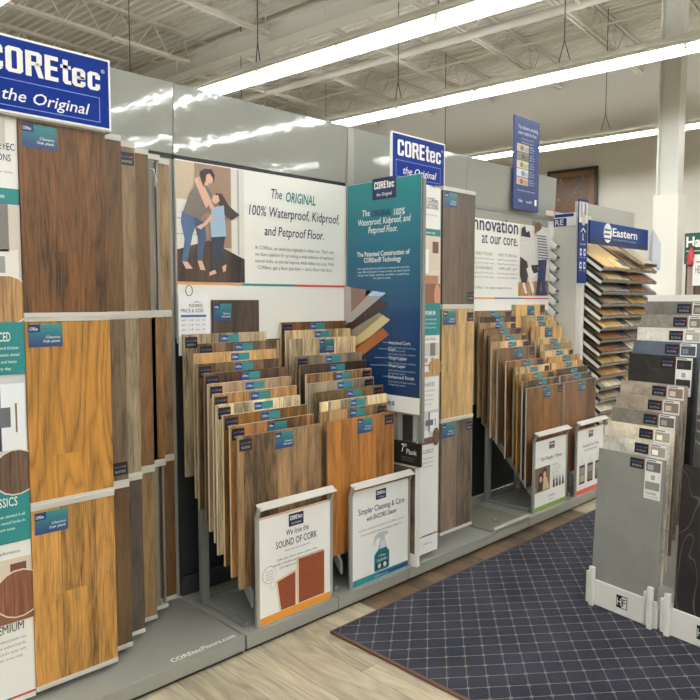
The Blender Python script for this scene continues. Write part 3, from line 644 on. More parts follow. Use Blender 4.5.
# ------------------------------------------------------------------ plank sample boards
BW, BH, BT = .466, .655, .012
EDGE = M((176, 152, 118), .5)
def board_mesh(core):
    m = MB().mat(core); a, b, c = BW / 2, BT / 2, BH
    m.add([(-a, -b, 0), (a, -b, 0), (a, -b, c), (-a, -b, c)], [(0, 1, 2, 3)]); m.mat(M((70, 66, 60), .5))
    m.add([(x_, y_, z_) for z_ in (0, c) for y_ in (-b, b) for x_ in (-a, a)], [(0, 2, 3, 1), (4, 5, 7, 6), (2, 6, 7, 3), (0, 4, 6, 2), (1, 3, 7, 5)]); return m
proto = board_mesh(EDGE).build('sample_board'); tag(proto, 'x', 'sample board')
f = Face((-.035, -BT / 2, BH - .016)); f = Face((-.035, -BT / 2, BH - .082)); label_card(f, 0, 0, .105, .072); lab_p = f.build('info_label', proto); lab_p['label'] = 'teal and blue printed label'
f = Face((-.035, -BT / 2, BH - .042)); f.rect(0, 0, .105, .034, (52, 134, 138), 1); f.rect(0, .002, .042, .032, (30, 66, 142), 2); f.text('COREtec', .004, .038, .012, .010, WHITE, 3, .01); lab_s = f.build('info_label', proto); lab_s['label'] = 'teal and blue printed label'
f = Face((0, -BT / 2, BH - .062)); sticker(f, 0, 0, .064, .05); stk = f.build('stock_sticker', proto); stk['label'] = 'small black sticker'
for o in (lab_p, lab_s, stk): o.parent = None
def board(x, y, z, c, label, group, big=False, side=0, lshift=0.0, kw={}):
    o = proto.copy(); COL.objects.link(o); o.location = (x, y, z); tag(o, label, 'sample board', group)
    o.rotation_euler = (random.uniform(-.006, .004), 0, random.uniform(-.012, .012))
    mt = wood(shade(c, 1.10), random.choice((.09, .12, .15, .18, .227)), random.uniform(.3, .55) + (.15 if y < 2.4 else 0), None, random.uniform(.15, .5), random.uniform(0, .1), random.uniform(.9, 1.45), **kw)
    o.material_slots[0].link = 'OBJECT'; o.material_slots[0].material = mt
    o.material_slots[1].link = 'OBJECT'; o.material_slots[1].material = M(random.choice((shade(c, .95), (200, 184, 154), (176, 154, 120), (212, 202, 180), (136, 118, 96), (168, 164, 154))), .55)
    l = (lab_p if big else lab_s).copy(); COL.objects.link(l); l.parent = o; l.location = (lshift, 0, 0)
    if side:
        q = stk.copy(); COL.objects.link(q); q.parent = o; q.location = (-BW / 2 + .008 if side < 0 else BW / 2 - .072, 0, 0)
    return o
ORD = 'front second third fourth fifth sixth seventh eighth ninth tenth eleventh twelfth thirteenth'.split()
def column(xc, spec, shift, where, group, side):
    for n_, (slot, c, name, big, jx, sd) in enumerate(spec):
        jx = shift[n_]
        pos = 'front board' if n_ == 0 else ('rearmost board' if n_ == len(spec) - 1 else ORD[n_] + ' board from front')
        board(xc + jx, min(2.345 + .0385 * slot, 2.782), .246 + .0417 * slot, c, '%s plank sample, %s behind the %s' % (name, pos, where), group, big, sd)
S = lambda a, b, c, d=False, j=0.0, s=1: (a, b, c, d, j, s)
column(1.870, [S(0, (134, 108, 80), 'rustic grey brown', True, 0, -1), S(1, (138, 96, 58), 'medium brown', True, .0, -1), S(2, (124, 86, 42), 'golden brown', False, -.01, -1), S(3, (212, 194, 160), 'cream', False, .01, -1),
               S(4, (188, 144, 92), 'tan', False, .0, -1), S(5, (148, 126, 102), 'grey tan', False, -.005, -1), S(6, (92, 64, 42), 'dark brown', False, .01, -1), S(7, (116, 92, 64), 'olive brown', False, -.03, -1),
               S(8, (198, 158, 106), 'light oak', False, -.03, 0), S(9, (142, 114, 86), 'mixed tan', False, .02, -1), S(10, (168, 152, 126), 'pale grey', False, -.035, -1)], [-0.001, -0.01, -0.018, -0.028, -0.018, -0.02, -0.014, -0.024, -0.016, 0.032, -0.02], 'cork poster', 'sample boards behind the cork poster', -1)
column(2.385, [S(0, (152, 102, 52), 'warm walnut', True), S(1, (146, 116, 82), 'tan', False), S(2, (212, 190, 150), 'cream', False, .005, 0), S(3, (116, 94, 62), 'olive brown'), S(4, (136, 126, 110), 'grey'),
               S(5, (184, 138, 84), 'golden oak'), S(6, (62, 48, 40), 'espresso', False, .0, 0), S(7, (132, 120, 102), 'grey brown', False, .0, -1), S(9, (192, 172, 142), 'beige', True, -.01, 0), S(10, (186, 162, 126), 'light beige', False, -.01, 0), S(11, (112, 76, 44), 'dark brown', False, -.01, -1)], [-0.008, -0.018, 0.017, 0.033, 0.006, 0.026, 0.026, 0.031, 0.056, 0.055, 0.059],
       'spray bottle poster', 'sample boards behind the spray bottle poster', 1)
column(4.105, [S(0, (122, 82, 44), 'warm walnut', True), S(1, (110, 82, 52), 'dark oak'), S(2, (172, 128, 76), 'golden oak'), S(3, (214, 186, 136), 'cream'), S(4, (134, 96, 60), 'chestnut', False, .01),
               S(6, (114, 86, 62), 'grey brown', True, -.02), S(7, (190, 156, 116), 'light beige'), S(8, (172, 134, 90), 'tan', False, -.01), S(9, (128, 98, 68), 'mid brown'), S(10, (164, 136, 98), 'pale tan'), S(11, (88, 62, 42), 'espresso', False, .01), S(12, (122, 98, 74), 'dusty brown', False, -.01)], [0.036, 0.045, 0.046, 0.061, 0.034, 0.047, 0.026, 0.058, 0.042, 0.04, 0.094, .055],
       'poster with people photo', 'sample boards behind the people photo poster', 1)
column(4.640, [S(0, (106, 76, 52), 'cocoa brown', True, 0, 0), S(1, (118, 94, 70), 'grey brown'), S(2, (64, 50, 42), 'espresso', False, 0, 0), S(3, (192, 152, 102), 'honey', False, .01, 0), S(4, (180, 142, 94), 'light oak', False, 0, 0), S(5, (192, 164, 122), 'beige', False, -.02),
               S(6, (160, 134, 100), 'grey tan', False, 0, 0), S(7, (186, 156, 112), 'pale oak', False, 0, 0), S(9, (184, 148, 100), 'tan', True, -.02, 0), S(10, (180, 146, 102), 'sand', False, 0, 0), S(11, (206, 182, 136), 'cream', False, 0, 0), S(13, (184, 150, 96), 'yellow oak', True, -.02)], [-0.006, 0, 0.024, 0.018, 0.034, 0.012, 0.051, 0.062, 0.12, 0.088, 0.122, .006],
       'red edged poster', 'sample boards behind the red edged poster', 1)
for o in (proto, lab_p, lab_s, stk): bpy.data.objects.remove(o)
# dark board hung on the family banner and the price sheets beside it
o = thing('hanging_sample', 'dark brown plank sample hung on the white banner above the first rack', 'sample board', (1.94, 2.775, 1.18))
boxpart('plank', wood((84, 68, 56), .1, .3, 21), o, 1.805, 2.075, 2.772, 2.786, 1.18, 1.475)
f = Face((1.805, 2.772, 1.375)); label_card(f, .004, .0, .105, .082); f.build('info_label', o)
o = thing('price_sheet', 'white printed price sheets in a clear sleeve hung on a wire ring', 'paper', (1.70, 2.765, 1.2))
boxpart('sheet', M((238, 238, 238), .25), o, 1.615, 1.782, 2.762, 2.767, 1.22, 1.505)
f = Face((1.615, 2.762, 1.22)); f.text('FLOORING', .055, .125, .222, .014, INK, 2, .01); f.poly([(.07, .24), (.095, .25), (.12, .24), (.095, .246)], (160, 40, 50), 2); f.text('PRICE & SIZES', .012, .13, .198, .016, INK, 2)
f.rect(.01, .176, .145, .186, (60, 96, 160), 2)
for i in range(6): f.text('plank    7 x 48    8 mm    24.5', .014, .14, .158 - .022 * i, .009, SOFT, 2)
f.build('printed_face', o)
m = MB().mat(M((90, 90, 88), .3, .8)); m.tube([(1.67 + .018 * math.cos(i * .524), 2.760, 1.518 + .024 * math.sin(i * .524)) for i in range(13)], .002, 5); m.build('wire_ring', o)

# ------------------------------------------------------------------ poster frames at the rack fronts
def poster(x0, x1, label, strip_c, draw, dz=0):
    s = thing('poster_frame', label, 'poster stand', ((x0 + x1) / 2, 2.30, .075))
    for xa in (x0 - .014, x1):
        m = MB().mat(GREY).prism([(xa, 2.285, .0755), (xa, 2.302, .0755), (xa, 2.302, .556 - dz), (xa, 2.284, .600 - dz), (xa, 2.262, .606 - dz), (xa, 2.285, .552 - dz)], (.014, 0, 0))
        m.build('side_frame', s, .002)
    MB().mat(RAIL).prism([(x0 - .014, 2.252, .596 - dz), (x0 - .014, 2.256, .590 - dz), (x0 - .014, 2.292, .606 - dz), (x0 - .014, 2.290, .616 - dz)], (x1 - x0 + .028, 0, 0)).build('top_bar', s, .002)
    boxpart('poster_board', M((238, 237, 232), .35), s, x0, x1, 2.290, 2.298, .077, .548)
    f = Face((x0, 2.290, .077)); W = x1 - x0
    f.rect(0, .002, W, .034, strip_c, 1); draw(f, W); f.build('printed_face', s)
def cork(f, W):
    f.rect(0, .465, W, .471, (226, 176, 140), 1); small_logo(f, W * .5, .400, .085)
    f.text('We love the', W * .36, W * .68, .365, .025, NAVY, 2, .004, .1); f.text('SOUND OF CORK', W * .22, W * .80, .318, .030, NAVY, 2, .006)
    f.text('warm and quiet underfoot', W * .34, W * .70, .295, .009, SOFT, 2); f.lines(['Softer steps, warmer rooms, a quieter home', 'A naturally renewable layer that resists mold and mildew', 'Cork makes every COREtec floor special'], W * .14, W * .90, .262, .010, .019, INK)
    CK = NT('cork_print'); x, y, z, v = CK.coord(); CK.done(CK.ramp(CK.noise(v, 220, 3), [(.3, (112, 50, 26)), (.7, (158, 82, 46))]), .6)
    f.poly([(W * .265, .036), (W * .49, .036), (W * .49, .200), (W * .215, .180)], (226, 204, 172), 2); f.poly([(W * .285, .038), (W * .48, .038), (W * .48, .190), (W * .235, .172)], CK.m, 3)
    f.rect(W * .50, .036, W * .91, .248, (232, 210, 178), 2); f.rect(W * .53, .040, W * .905, .242, CK.m, 3)
    f.disc(W * .13, .215, .038, .038, (150, 160, 160), 2); f.disc(W * .13, .215, .036, .036, (238, 237, 232), 3)
    for i in range(4): f.text('noise drop', W * .08, W * .18, .228 - .012 * i, .007, SOFT, 4)
    f.frame(W * .14, .15, W * .21, .178, .002, (190, 190, 188), 2)
poster(1.702, 2.112, 'cork poster in grey frame with two brown cork tiles, orange bottom edge', (228, 150, 50), cork)
def spray(f, W):
    small_logo(f, W * .49, .405, .075); f.text('Simpler Cleaning & Care', W * .10, W * .92, .352, .029, NAVY, 2, .003); f.text('with ENCORE Cleaner', W * .24, W * .78, .312, .023, NAVY, 2, .006)
    f.lines(['A gentle low residue formula made for every COREtec floor that', 'leaves a streak free shine and needs no rinsing at all'], W * .1, W * .92, .268, .010, .024, SOFT); f.rect(W * .25, .244, W * .8, .246, (180, 180, 178), 2)
    c = W * .51
    f.poly([(c - .055, .222), (c - .02, .236), (c + .04, .232), (c + .048, .218), (c + .02, .21), (c + .024, .19), (c - .012, .19), (c - .014, .208), (c - .04, .205), (c - .056, .175), (c - .062, .178)], (196, 198, 198), 2)
    f.poly([(c - .012, .19), (c + .022, .19), (c + .032, .150), (c + .055, .125), (c + .055, .045), (c + .045, .038), (c - .045, .038), (c - .055, .045), (c - .055, .125), (c - .025, .150)], (20, 120, 128), 2)
    f.poly([(c - .010, .19), (c + .020, .19), (c + .028, .150), (c - .02, .150)], (206, 222, 222), 3); f.rect(c - .04, .105, c + .04, .125, NAVY, 3); f.text('COREtec', c - .032, c + .032, .110, .011, WHITE, 4, .01); f.text('CLEANER', c - .035, c + .035, .088, .010, WHITE, 4, .01)
    f.rect(c - .045, .050, c + .045, .080, (40, 50, 52), 3); f.disc(c - .02, .064, .012, .012, (220, 190, 160), 4); f.disc(c + .02, .064, .012, .012, (226, 226, 222), 4)
    f.rect(W * .45, .010, W, .026, (30, 64, 124), 2); f.text('coretecfloors.com', W * .38, W * .62, .012, .009, WHITE, 3)
poster(2.258, 2.668, 'spray bottle poster in grey frame about simpler cleaning, teal bottom edge', (40, 130, 140), spray, .02)
def people(f, W):
    small_logo(f, W * .52, .405, .07); f.text('For People + Planet', W * .20, W * .85, .335, .024, INK, 2, .0, .1)
    f.rect(0, .130, W * .48, .295, (120, 92, 74), 1); f.rect(0, .130, W * .48, .17, (150, 116, 84), 2); f.disc(W * .18, .225, .028, .034, (52, 38, 34), 3); f.disc(W * .30, .255, .026, .03, (52, 38, 34), 3); f.disc(W * .18, .215, .018, .022, SKIN, 4); f.disc(W * .30, .243, .018, .02, SKIN, 4)
    f.poly([(W * .06, .14), (W * .12, .20), (W * .26, .20), (W * .28, .14)], (78, 60, 58), 4); f.poly([(W * .24, .14), (W * .26, .225), (W * .36, .225), (W * .45, .14)], (208, 186, 150), 5)
    for i in range(7): f.text('less waste, more recycled content', W * .55, W * (.82 if i % 3 else .75), .285 - .018 * i, .008, INK if i % 3 == 0 else SOFT, 2)
    f.rect(W * .54, .130, W, .155, (222, 216, 210), 1)
    for i in range(4): f.poly([(W * (.58 + .1 * i), .13), (W * (.64 + .1 * i), .13), (W * (.63 + .1 * i), .175), (W * (.605 + .1 * i), .205), (W * (.585 + .1 * i), .175)], (66, 58, 62), 2)
    f.text('COREtec', W * .42, W * .66, .075, .016, SOFT, 2); f.text('planet', W * .46, W * .60, .055, .010, SOFT, 2)
poster(3.932, 4.343, 'people photo poster in grey frame with green bottom edge in front of far racks', (140, 166, 78), people)
def rooms(f, W):
    f.rect(0, .465, W, .471, (226, 150, 130), 1); small_logo(f, W * .5, .405, .07); f.text('Visualize Your Floor', W * .20, W * .82, .338, .022, INK, 2, .0, .1); f.text('in your own room', W * .28, W * .74, .308, .018, INK, 2, .0, .1)
    for i in range(3):
        f.disc(W * (.2 + .3 * i), .252, .016, .016, (170, 172, 172), 2); f.disc(W * (.2 + .3 * i), .252, .014, .014, (238, 237, 232), 3); f.text('choose a plank', W * (.1 + .3 * i), W * (.3 + .3 * i), .222, .007, SOFT, 2)
        f.rect(W * (.1 + .3 * i), .075, W * (.3 + .3 * i), .212, (26, 26, 28), 2); f.rect(W * (.12 + .3 * i), .145, W * (.28 + .3 * i), .195, (150, 140, 130), 3); f.rect(W * (.12 + .3 * i), .09, W * (.28 + .3 * i), .14, ((190, 170, 140), (110, 110, 104), (140, 110, 84))[i], 3)
poster(4.503, 4.912, 'poster with three phone screens in grey frame with red bottom edge', (222, 84, 70), rooms)

# ------------------------------------------------------------------ sample tower with sloping trays
TWX, TWY = 5.10, 2.42
tw = thing('sample_tower', 'white sample tower with sloping trays and blue header beyond the far bay', 'display stand', (5.6, 2.6, 0))
boxpart('side_panel', M((226, 224, 216), .45), tw, 5.037, 5.085, 2.555, 2.90, .02, 2.142, .004)
boxpart('back_panel', M((172, 171, 163), .5), tw, 5.09, 6.14, 2.86, 2.90, .02, 2.20); boxpart('base', M((190, 188, 180), .45), tw, 5.035, 6.16, 2.45, 2.86, 0, .09)
boxpart('header_board', M((30, 56, 112), .4, 0, .2), tw, 5.04, 6.13, 2.50, 2.515, 1.915, 2.092)
boxpart('topper_panel', M((164, 164, 156), .45), tw, 5.05, 6.12, 2.62, 2.635, 1.95, 2.25)
f = Face((5.04, 2.50, 1.915)); f.rect(0, 0, 1.09, .177, M((20, 56, 120), .4, 0, .15), 1); f.rect(0, 0, 1.09, .05, M((36, 50, 86), .4, 0, .15), 2)
f.disc(.30, .098, .072, .078, WHITE, 3, 24)
for i in range(3): f.rect(.24, .045 + .035 * i, .35 - .015 * (i == 1), .059 + .035 * i, (34, 62, 124), 4)
f.text('Eastern', .385, .86, .080, .064, WHITE, 3, .022); f.text('WATERPROOF FLOORING', .39, .84, .045, .014, (150, 170, 210), 3); f.build('printed_face', tw)
fb = thing('feather_banner', 'narrow navy vertical banner with white icons on the sample tower edge', 'banner', (5.06, 2.54, 1.66))
boxpart('banner_board', M((24, 46, 104), .4, 0, .15), fb, 4.845, 4.985, 2.492, 2.500, 1.605, 2.235)
boxpart('bracket', RAIL, fb, 4.98, 5.06, 2.500, 2.512, 2.10, 2.12)
f = Face((4.845, 2.492, 1.66)); f.rect(.0, .40, .135, .555, (214, 212, 206), 1); f.rect(.02, .44, .05, .55, (150, 150, 148), 2); f.rect(.08, .46, .11, .55, (110, 108, 106), 2); f.disc(.07, .43, .04, .05, (188, 186, 182), 2)
f.poly([(.03, .335), (.068, .365), (.105, .335), (.10, .327), (.068, .352), (.035, .327)], WHITE, 2); f.poly([(.06, .27), (.085, .27), (.07, .278), (.066, .32), (.058, .32)], WHITE, 2); f.text('water resistant', .025, .115, .235, .012, WHITE, 2)
for i in range(4):
    f.rect(.022 + .06 * (i % 2), .155 - .10 * (i // 2), .052 + .06 * (i % 2), .205 - .10 * (i // 2), WHITE, 2); f.disc(.037 + .06 * (i % 2), .18 - .10 * (i // 2), .010, .016, (34, 58, 118), 3); f.text('proof', .02 + .06 * (i % 2), .055 + .06 * (i % 2), .138 - .10 * (i // 2), .008, WHITE, 2)
f.build('printed_face', fb)
TRW = M((222, 221, 214), .4); TRK = M((30, 30, 32), .5)
ang = math.radians(36)
WOODS = [((206, 162, 104), 'honey'), ((150, 132, 104), 'grey tan'), ((120, 112, 98), 'slate grey'), ((122, 104, 84), 'dusty brown'), ((164, 132, 88), 'oak'), ((172, 142, 100), 'light oak'), ((124, 86, 54), 'walnut'), ((98, 66, 44), 'dark walnut'), ((150, 120, 80), 'tan'), ((136, 104, 66), 'golden brown'), ((166, 156, 140), 'pale grey'), ((104, 92, 80), 'smoke'), ((178, 170, 156), 'white oak'), ((160, 146, 122), 'sand'), ((120, 96, 70), 'brown')]
for i in range(14):
    z0 = 1.725 - .0945 * i
    for j in range(2):
        xa = TWX + .515 * j; T = Matrix.Translation((xa, TWY, z0)) @ Matrix.Rotation(ang, 4, 'X')
        m = MB().mat(TRK).box(.012, .50, 0, .46, -.012, 0, T); m.box(.001, .010, -.002, .46, -.006, .016, T); m.mat(TRW).box(0, .010, -.004, .46, -.030, -.006, T); m.mat(GREYD); m.box(.502, .512, -.004, .46, -.022, .012, T); m.box(0, .512, -.010, -.004, -.012, .008, T); m.build('tray', tw)
        c, nm = WOODS[(i + 5 * j) % 15]
        s = MB().mat(wood(shade(c, 1.3), .16, .35)); s.box(-.235, .235, -.006, .006, 0, .44)   # local: x across, z along
        o = s.build('tray_sample'); o.location = T @ Vector((.256, .004, .0085)); o.rotation_euler = (ang - math.pi / 2, 0, 0)
        tag(o, '%s flooring sample in the %s tray of the tower\u2019s %s stack' % (nm, (['topmost'] + [q + ' highest' for q in ORD[1:]])[i] if i < 13 else 'lowest', 'left' if j == 0 else 'right'), 'flooring sample', 'samples in the sloping trays')
        f = Face((0, 0, 0)); lbq = MB().mat(M((40, 62, 120), .3)); lbq.box(.15, .225, -.0075, -.006, .02, .12); lb = lbq.build('info_label', None); lb.parent = o; lb['label'] = 'dark blue label'
        m2 = None
# left facing side: small trays and a cropped brand header
sw = thing('tray_rack', 'column of small sloping sample trays left of the white tower side panel', 'display stand', (4.99, 2.72, 0))
boxpart('back_board', M((200, 198, 190), .45), sw, 5.018, 5.034, 2.60, 2.795, 0, 2.16)
f = Face((5.018, 2.795, 2.06), (0, -1, 0)); f.rect(0, 0, .19, .10, WHITE, 1); f.rect(.006, .07, .17, .095, LOGO, 2); f.rect(.0, .0, .11, .062, LOGO, 2); f.text('RE', .012, .085, .01, .042, WHITE, 3, .02); f.build('printed_face', sw)
for i in range(8):
    z0 = 1.925 - .088 * i
    m = MB().mat(TRW); T = Matrix.Translation((4.960, 2.742, z0 - .03)) @ Matrix.Rotation(math.radians(40), 4, 'X'); m.box(0, .056, 0, .15, -.022, .0, T); m.box(0, .005, 0, .15, 0, .022, T); m.mat(TRK).box(.005, .056, .0, .15, .0, .004, T); m.build('tray', sw)
    s = MB().mat(M(((190, 160, 116), (96, 92, 86), (112, 108, 100), (84, 82, 78))[min(i, 1 + i % 3)], .5)); s.box(.006, .056, .0, .148, .005, .014, T)
    o = s.build('tray_sample'); tag(o, '%s small sample in the narrow tray column by the dog banner, %s' % (('tan', 'dark grey', 'mid grey', 'charcoal')[min(i, 1 + i % 3)], ('at the very top', 'second from top', 'third from top', 'fourth from top', 'fifth from top', 'sixth from top', 'second from bottom', 'at the bottom')[i]), 'flooring sample', 'samples in the narrow tray column')
o = thing('loose_plank', 'pale plank sample resting crooked on the right hand top tray', 'flooring sample', (5.85, 2.4, 1.8))
T = Matrix.Translation((5.72, 2.37, 1.760)) @ Matrix.Rotation(.10, 4, 'Z') @ Matrix.Rotation(ang, 4, 'X')
m = MB().mat(wood((186, 172, 142), .1, .3)); m.box(0, .34, 0, .34, .012, .024, T); m.build('plank', o); MB().mat(TRK).box(.03, .34, -.006, 0, .004, .03, T).build('dark_end', o)
ac = thing('leaflet_holder', 'clear upright leaflet holder at the right edge of the blue headed tower', 'leaflet holder', (6.2, 2.46, 1.72))
m = MB().mat(M((200, 206, 216), .15)); m.prism([(6.14, 2.46, 1.80), (6.22, 2.42, 1.74), (6.22, 2.42, 1.98), (6.14, 2.46, 2.10)], (.01, .02, 0)); m.build('leaflet', ac)
boxpart('holder_back', M((206, 210, 216), .1), ac, 6.13, 6.24, 2.485, 2.49, 1.72, 2.05)

# ------------------------------------------------------------------ stone tile racks at right
A0 = Vector((3.080, 1.478, 0)); U = Vector((-.1437, -.9896, 0)); N = Vector((.9896, -.1437, 0))
RZ = math.atan2(U.y, U.x)
def stone(c, seed, vein=.3, dark_vein=True):
    t = NT('stone_%d_%d_%d' % c); x, y, z, v = t.coord()
    vv = t.xyz(t.math('ADD', x, seed), y, z)
    a = t.noise(vv, 5, 4, .6, 1.0); b = t.noise(vv, 60, 3, .6); vn = t.math('ABSOLUTE', t.math('SUBTRACT', t.noise(vv, 3.2 if dark_vein else 1.7, 4 if dark_vein else 2, .65, 1.4), .5))
    vn = t.math('SUBTRACT', 1.0, t.math('MINIMUM', t.math('MULTIPLY', vn, 22 if dark_vein else 130), 1.0))
    base = t.ramp(t.math('ADD', t.math('MULTIPLY', a, .7), t.math('MULTIPLY', b, .3)), [(.3, shade(c, .8 if vein else .94)), (.5, c), (.7, shade(c, 1.18 if vein else 1.05))])
    return t.done(t.mix(t.math('MULTIPLY', vn, vein), base, lin(shade(c, .55 if dark_vein else 3.2))), .35)
TW_, TH_ = .332, .64
def tile_rack(off, tiles, label, where, group, dx=-.006):
    rot = Matrix.Translation(A0 + U * off) @ Matrix.Rotation(RZ, 4, 'Z')      # local x along the front, y = toward the viewer side negative
    L = lambda x, y, z: rot @ Vector((x, y, z))
    s = thing('tile_rack', label, 'display stand', tuple(A0 + U * off + U * .17 + N * .2), RZ)
    WP = M((226, 224, 217), .35)
    m = MB().mat(WP); m.box(-.008, .333, -.004, .008, .012, .135, rot); m.build('front_board', s, .003)
    m = MB().mat(WP); m.box(-.012, -.002, .0, .46, .012, .10, rot); m.box(.328, .338, .0, .46, .012, .10, rot); m.box(-.01, .335, .44, .46, .012, 1.50, rot); m.box(.0, .32, .01, .44, .02, .03, rot); m.build('tray_box', s)
    for xa in (.016, .312):
        p = MB().mat(WP); p.box(xa - .012, xa + .012, -.026, -.004, .010, .20, rot); p.box(xa - .009, xa + .009, -.03, -.02, .10, .205, rot); p.build('clip_post', s, .004)
        p = MB().mat(WP); p.box(xa - .042, xa - .022, -.004, .02, .010, .165, rot); p.build('clip_post', s, .004)
    f = Face(L(0, -.004, 0), U, (0, 0, 1)); f.rect(.14, .045, .195, .105, (20, 20, 22), 1); f.rect(.168, .049, .192, .101, (226, 226, 224), 2); f.text('H', .144, .165, .058, .034, WHITE, 3, .006); f.text('F', .171, .189, .058, .034, (20, 20, 22), 3, .006); f.build('logo_plate', s)
    for i, (slot, c, nm, seed, vein, dk, cards) in enumerate(tiles):
        o = MB().mat(stone(c, seed, vein, dk)).box(0, TW_, 0, .008, 0, TH_).build('tile_sample')
        o.location = L(dx, .012 + .0335 * slot, .125 + .0640 * slot); o.rotation_euler = (0, 0, RZ)
        o.rotation_euler = (Matrix.Rotation(RZ, 3, 'Z') @ Matrix.Rotation(-.055, 3, 'X')).to_euler()
        pos = 'front tile' if i == 0 else 'rearmost tile' if i == len(tiles) - 1 else ORD[i] + ' from the front'
        tag(o, '%s stone tile sample, %s in the %s' % (nm, pos, where), 'tile sample', group)
        if cards:
            q = Face((.165, 0, TH_ - .058)); sticker(q, 0, 0, .068, .046); k_ = q.build('stock_sticker', None); k_.parent = o; k_['label'] = 'small black sticker'
            q = Face((.240, 0, TH_ - .185)); q.rect(0, 0, .078, .18, (228, 227, 222), 1); q.rect(.005, .125, .073, .168, shade(c, .8), 2); q.rect(.012, .132, .04, .155, shade(c, 1.3), 3); q.rect(.02, .085, .06, .118, (236, 236, 232), 2); q.rect(.03, .088, .05, .11, (168, 166, 162), 3); q.rect(.005, .042, .073, .078, shade(c, 1.05), 2); q.text('Cityscape', .008, .06, .022, .014, INK, 3); q.text('12 x 24 tile', .010, .07, .008, .008, SOFT, 3); q.rect(.006, .172, .05, .176, INK, 2)
            k_ = q.build('info_card', None); k_.parent = o; k_['label'] = 'white picture card'
tile_rack(0, [(0, (132, 132, 127), 'plain mid grey', 1, .0, True, 1), (1, (200, 196, 186), 'white marble', 2.2, .35, True, 1), (2, (212, 200, 178), 'cream', 3.1, .15, True, 1), (3, (124, 120, 110), 'dark taupe', 4.4, .2, True, 1), (4, (158, 144, 130), 'pinkish taupe', 5.3, .35, True, 1),
              (5, (164, 150, 136), 'light taupe', 6.1, .4, True, 1), (7, (44, 42, 40), 'near black', 7.7, .1, False, 1), (8, (88, 98, 112), 'slate blue', 8.2, .15, True, 1), (9, (218, 214, 204), 'plain white', 9.3, .1, True, 1), (10, (142, 136, 126), 'warm grey', 10.4, .3, True, 1), (11, (112, 108, 102), 'streaked grey', 11.5, .3, True, 1)],
          'white tile rack with eleven stone look tiles standing on the navy rug', 'left tile rack', 'tiles in the left tile rack')
tile_rack(.376, [(0, (36, 34, 33), 'black marble', 21, .7, False, 0), (3.2, (66, 66, 60), 'dark olive grey', 22, .5, False, 0), (5.4, (160, 156, 150), 'grey marble', 23, .4, True, 0), (6.6, (196, 194, 188), 'pale marble', 24, .35, True, 0), (8.2, (120, 116, 110), 'mid grey', 25, .3, True, 0)],
          'white tile rack cut off at the right picture edge with black marble tile in front', 'right edge tile rack', 'tiles in the right edge tile rack', .028)

# ------------------------------------------------------------------ far wall picture and the stand at the right edge
pf = thing('framed_picture', 'large brown picture in a dark wooden frame high on the far wall', 'picture', tuple(B(13.1, 5.2, 2.8)), TH)
T = BR @ Matrix.Translation((13.14, 0, 0))
y0, y1, z0, z1 = 4.80, 5.80, 2.75, 4.03
m = MB().mat(M((44, 32, 26), .4)); m.box(-.05, .0, y0, y1, z0, z0 + .06, T); m.box(-.05, 0, y0, y1, z1 - .06, z1, T); m.box(-.05, 0, y0, y0 + .06, z0, z1, T); m.box(-.05, 0, y1 - .06, y1, z0, z1, T); m.build('outer_frame', pf)
m = MB().mat(M((124, 90, 62), .5)); m.box(-.04, 0, y0 + .06, y1 - .06, z0 + .06, z0 + .18, T); m.box(-.04, 0, y0 + .06, y1 - .06, z1 - .15, z1 - .06, T); m.box(-.04, 0, y0 + .06, y0 + .16, z0, z1 - .06, T); m.box(-.04, 0, y1 - .16, y1 - .06, z0, z1 - .06, T); m.build('inner_frame', pf)
t = NT('brown_painting'); x, y, z, v = t.coord(); t.done(t.ramp(t.noise(v, 4.5, 4, .6, .6), [(.3, (48, 36, 30)), (.45, (112, 70, 46)), (.56, (80, 66, 54)), (.72, (150, 130, 106))]), .4)
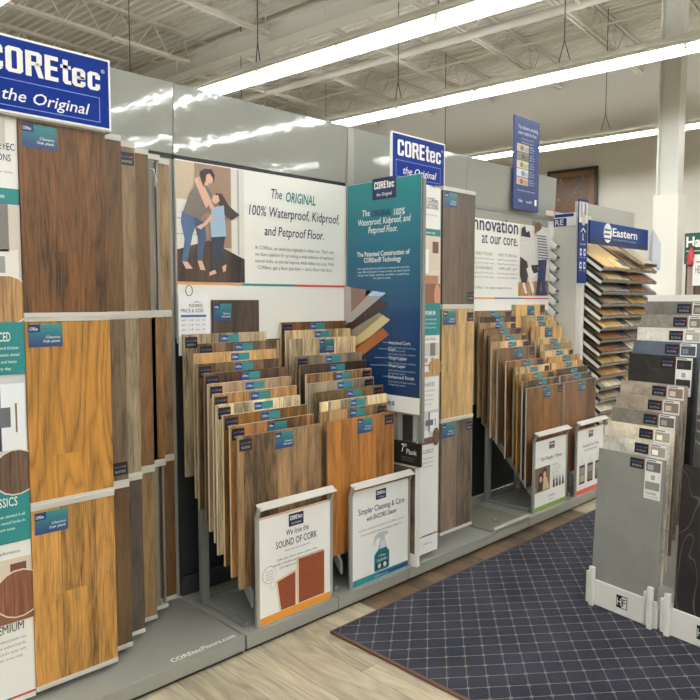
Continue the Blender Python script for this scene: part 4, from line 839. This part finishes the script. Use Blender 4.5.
m = MB().mat(t.m).box(-.03, 0, y0 + .16, y1 - .16, z0 + .18, z1 - .15, T); m.build('painting', pf)

st = thing('brochure_stand', 'dark display stand with green header and red picture at the right edge', 'display stand', (9.0, 3.0, 0))
boxpart('back_board', M((40, 34, 34), .5), st, 9.0, 9.05, 2.55, 3.19, .02, 2.02); boxpart('stand_base', M((60, 56, 54), .5), st, 8.85, 9.3, 2.55, 3.19, 0, .08)
boxpart('header_board', M((20, 76, 62), .4), st, 8.99, 9.02, 2.50, 3.21, 1.93, 2.31)
f = Face((8.99, 3.21, 1.93), (0, -1, 0)); f.text('Ha', .02, .19, .21, .12, WHITE, 2, .03); f.rect(.02, .15, .5, .165, (180, 200, 190), 2); f.build('printed_face', st)
f = Face((9.0, 3.19, .5), (0, -1, 0)); f.rect(.12, .2, .6, 1.25, (92, 70, 62), 1); f.poly([(.14, .2), (.22, .9), (.30, 1.1), (.34, .7), (.3, .2)], (196, 84, 56), 2); f.poly([(.3, .2), (.36, .8), (.5, 1.15), (.48, .4)], (176, 56, 46), 3); f.rect(.02, .95, .10, 1.4, (150, 130, 120), 1); f.disc(.10, .92, .05, .08, (206, 60, 52), 3); f.build('picture_face', st)
o = thing('price_card', 'white card with grey print clipped to the green headed stand', 'sign', (8.95, 3.0, 1.7))
boxpart('card', M((228, 226, 222), .4), o, 8.95, 8.955, 2.70, 3.09, 1.66, 2.04); f = Face((8.95, 3.09, 1.66), (0, -1, 0)); f.text('HERRINGBONE', .03, .36, .15, .09, SOFT, 2, .01); f.rect(.04, .28, .2, .30, (206, 90, 80), 2); f.build('printed_face', o)
o = thing('red_bottle', 'small red bottle shaped ornament clipped in front of the green header', 'ornament', (8.96, 3.1, 1.95))
MB().mat(M((186, 54, 60), .35)).tube([(8.96, 3.12, 1.92), (8.96, 3.12, 2.02), (8.96, 3.115, 2.08), (8.96, 3.11, 2.12)], [.045, .05, .025, .02], 10).build('body', o)
MB().mat(M((120, 40, 46), .4)).tube([(8.96, 3.11, 2.12), (8.96, 3.11, 2.15)], .022, 8).build('cap', o)
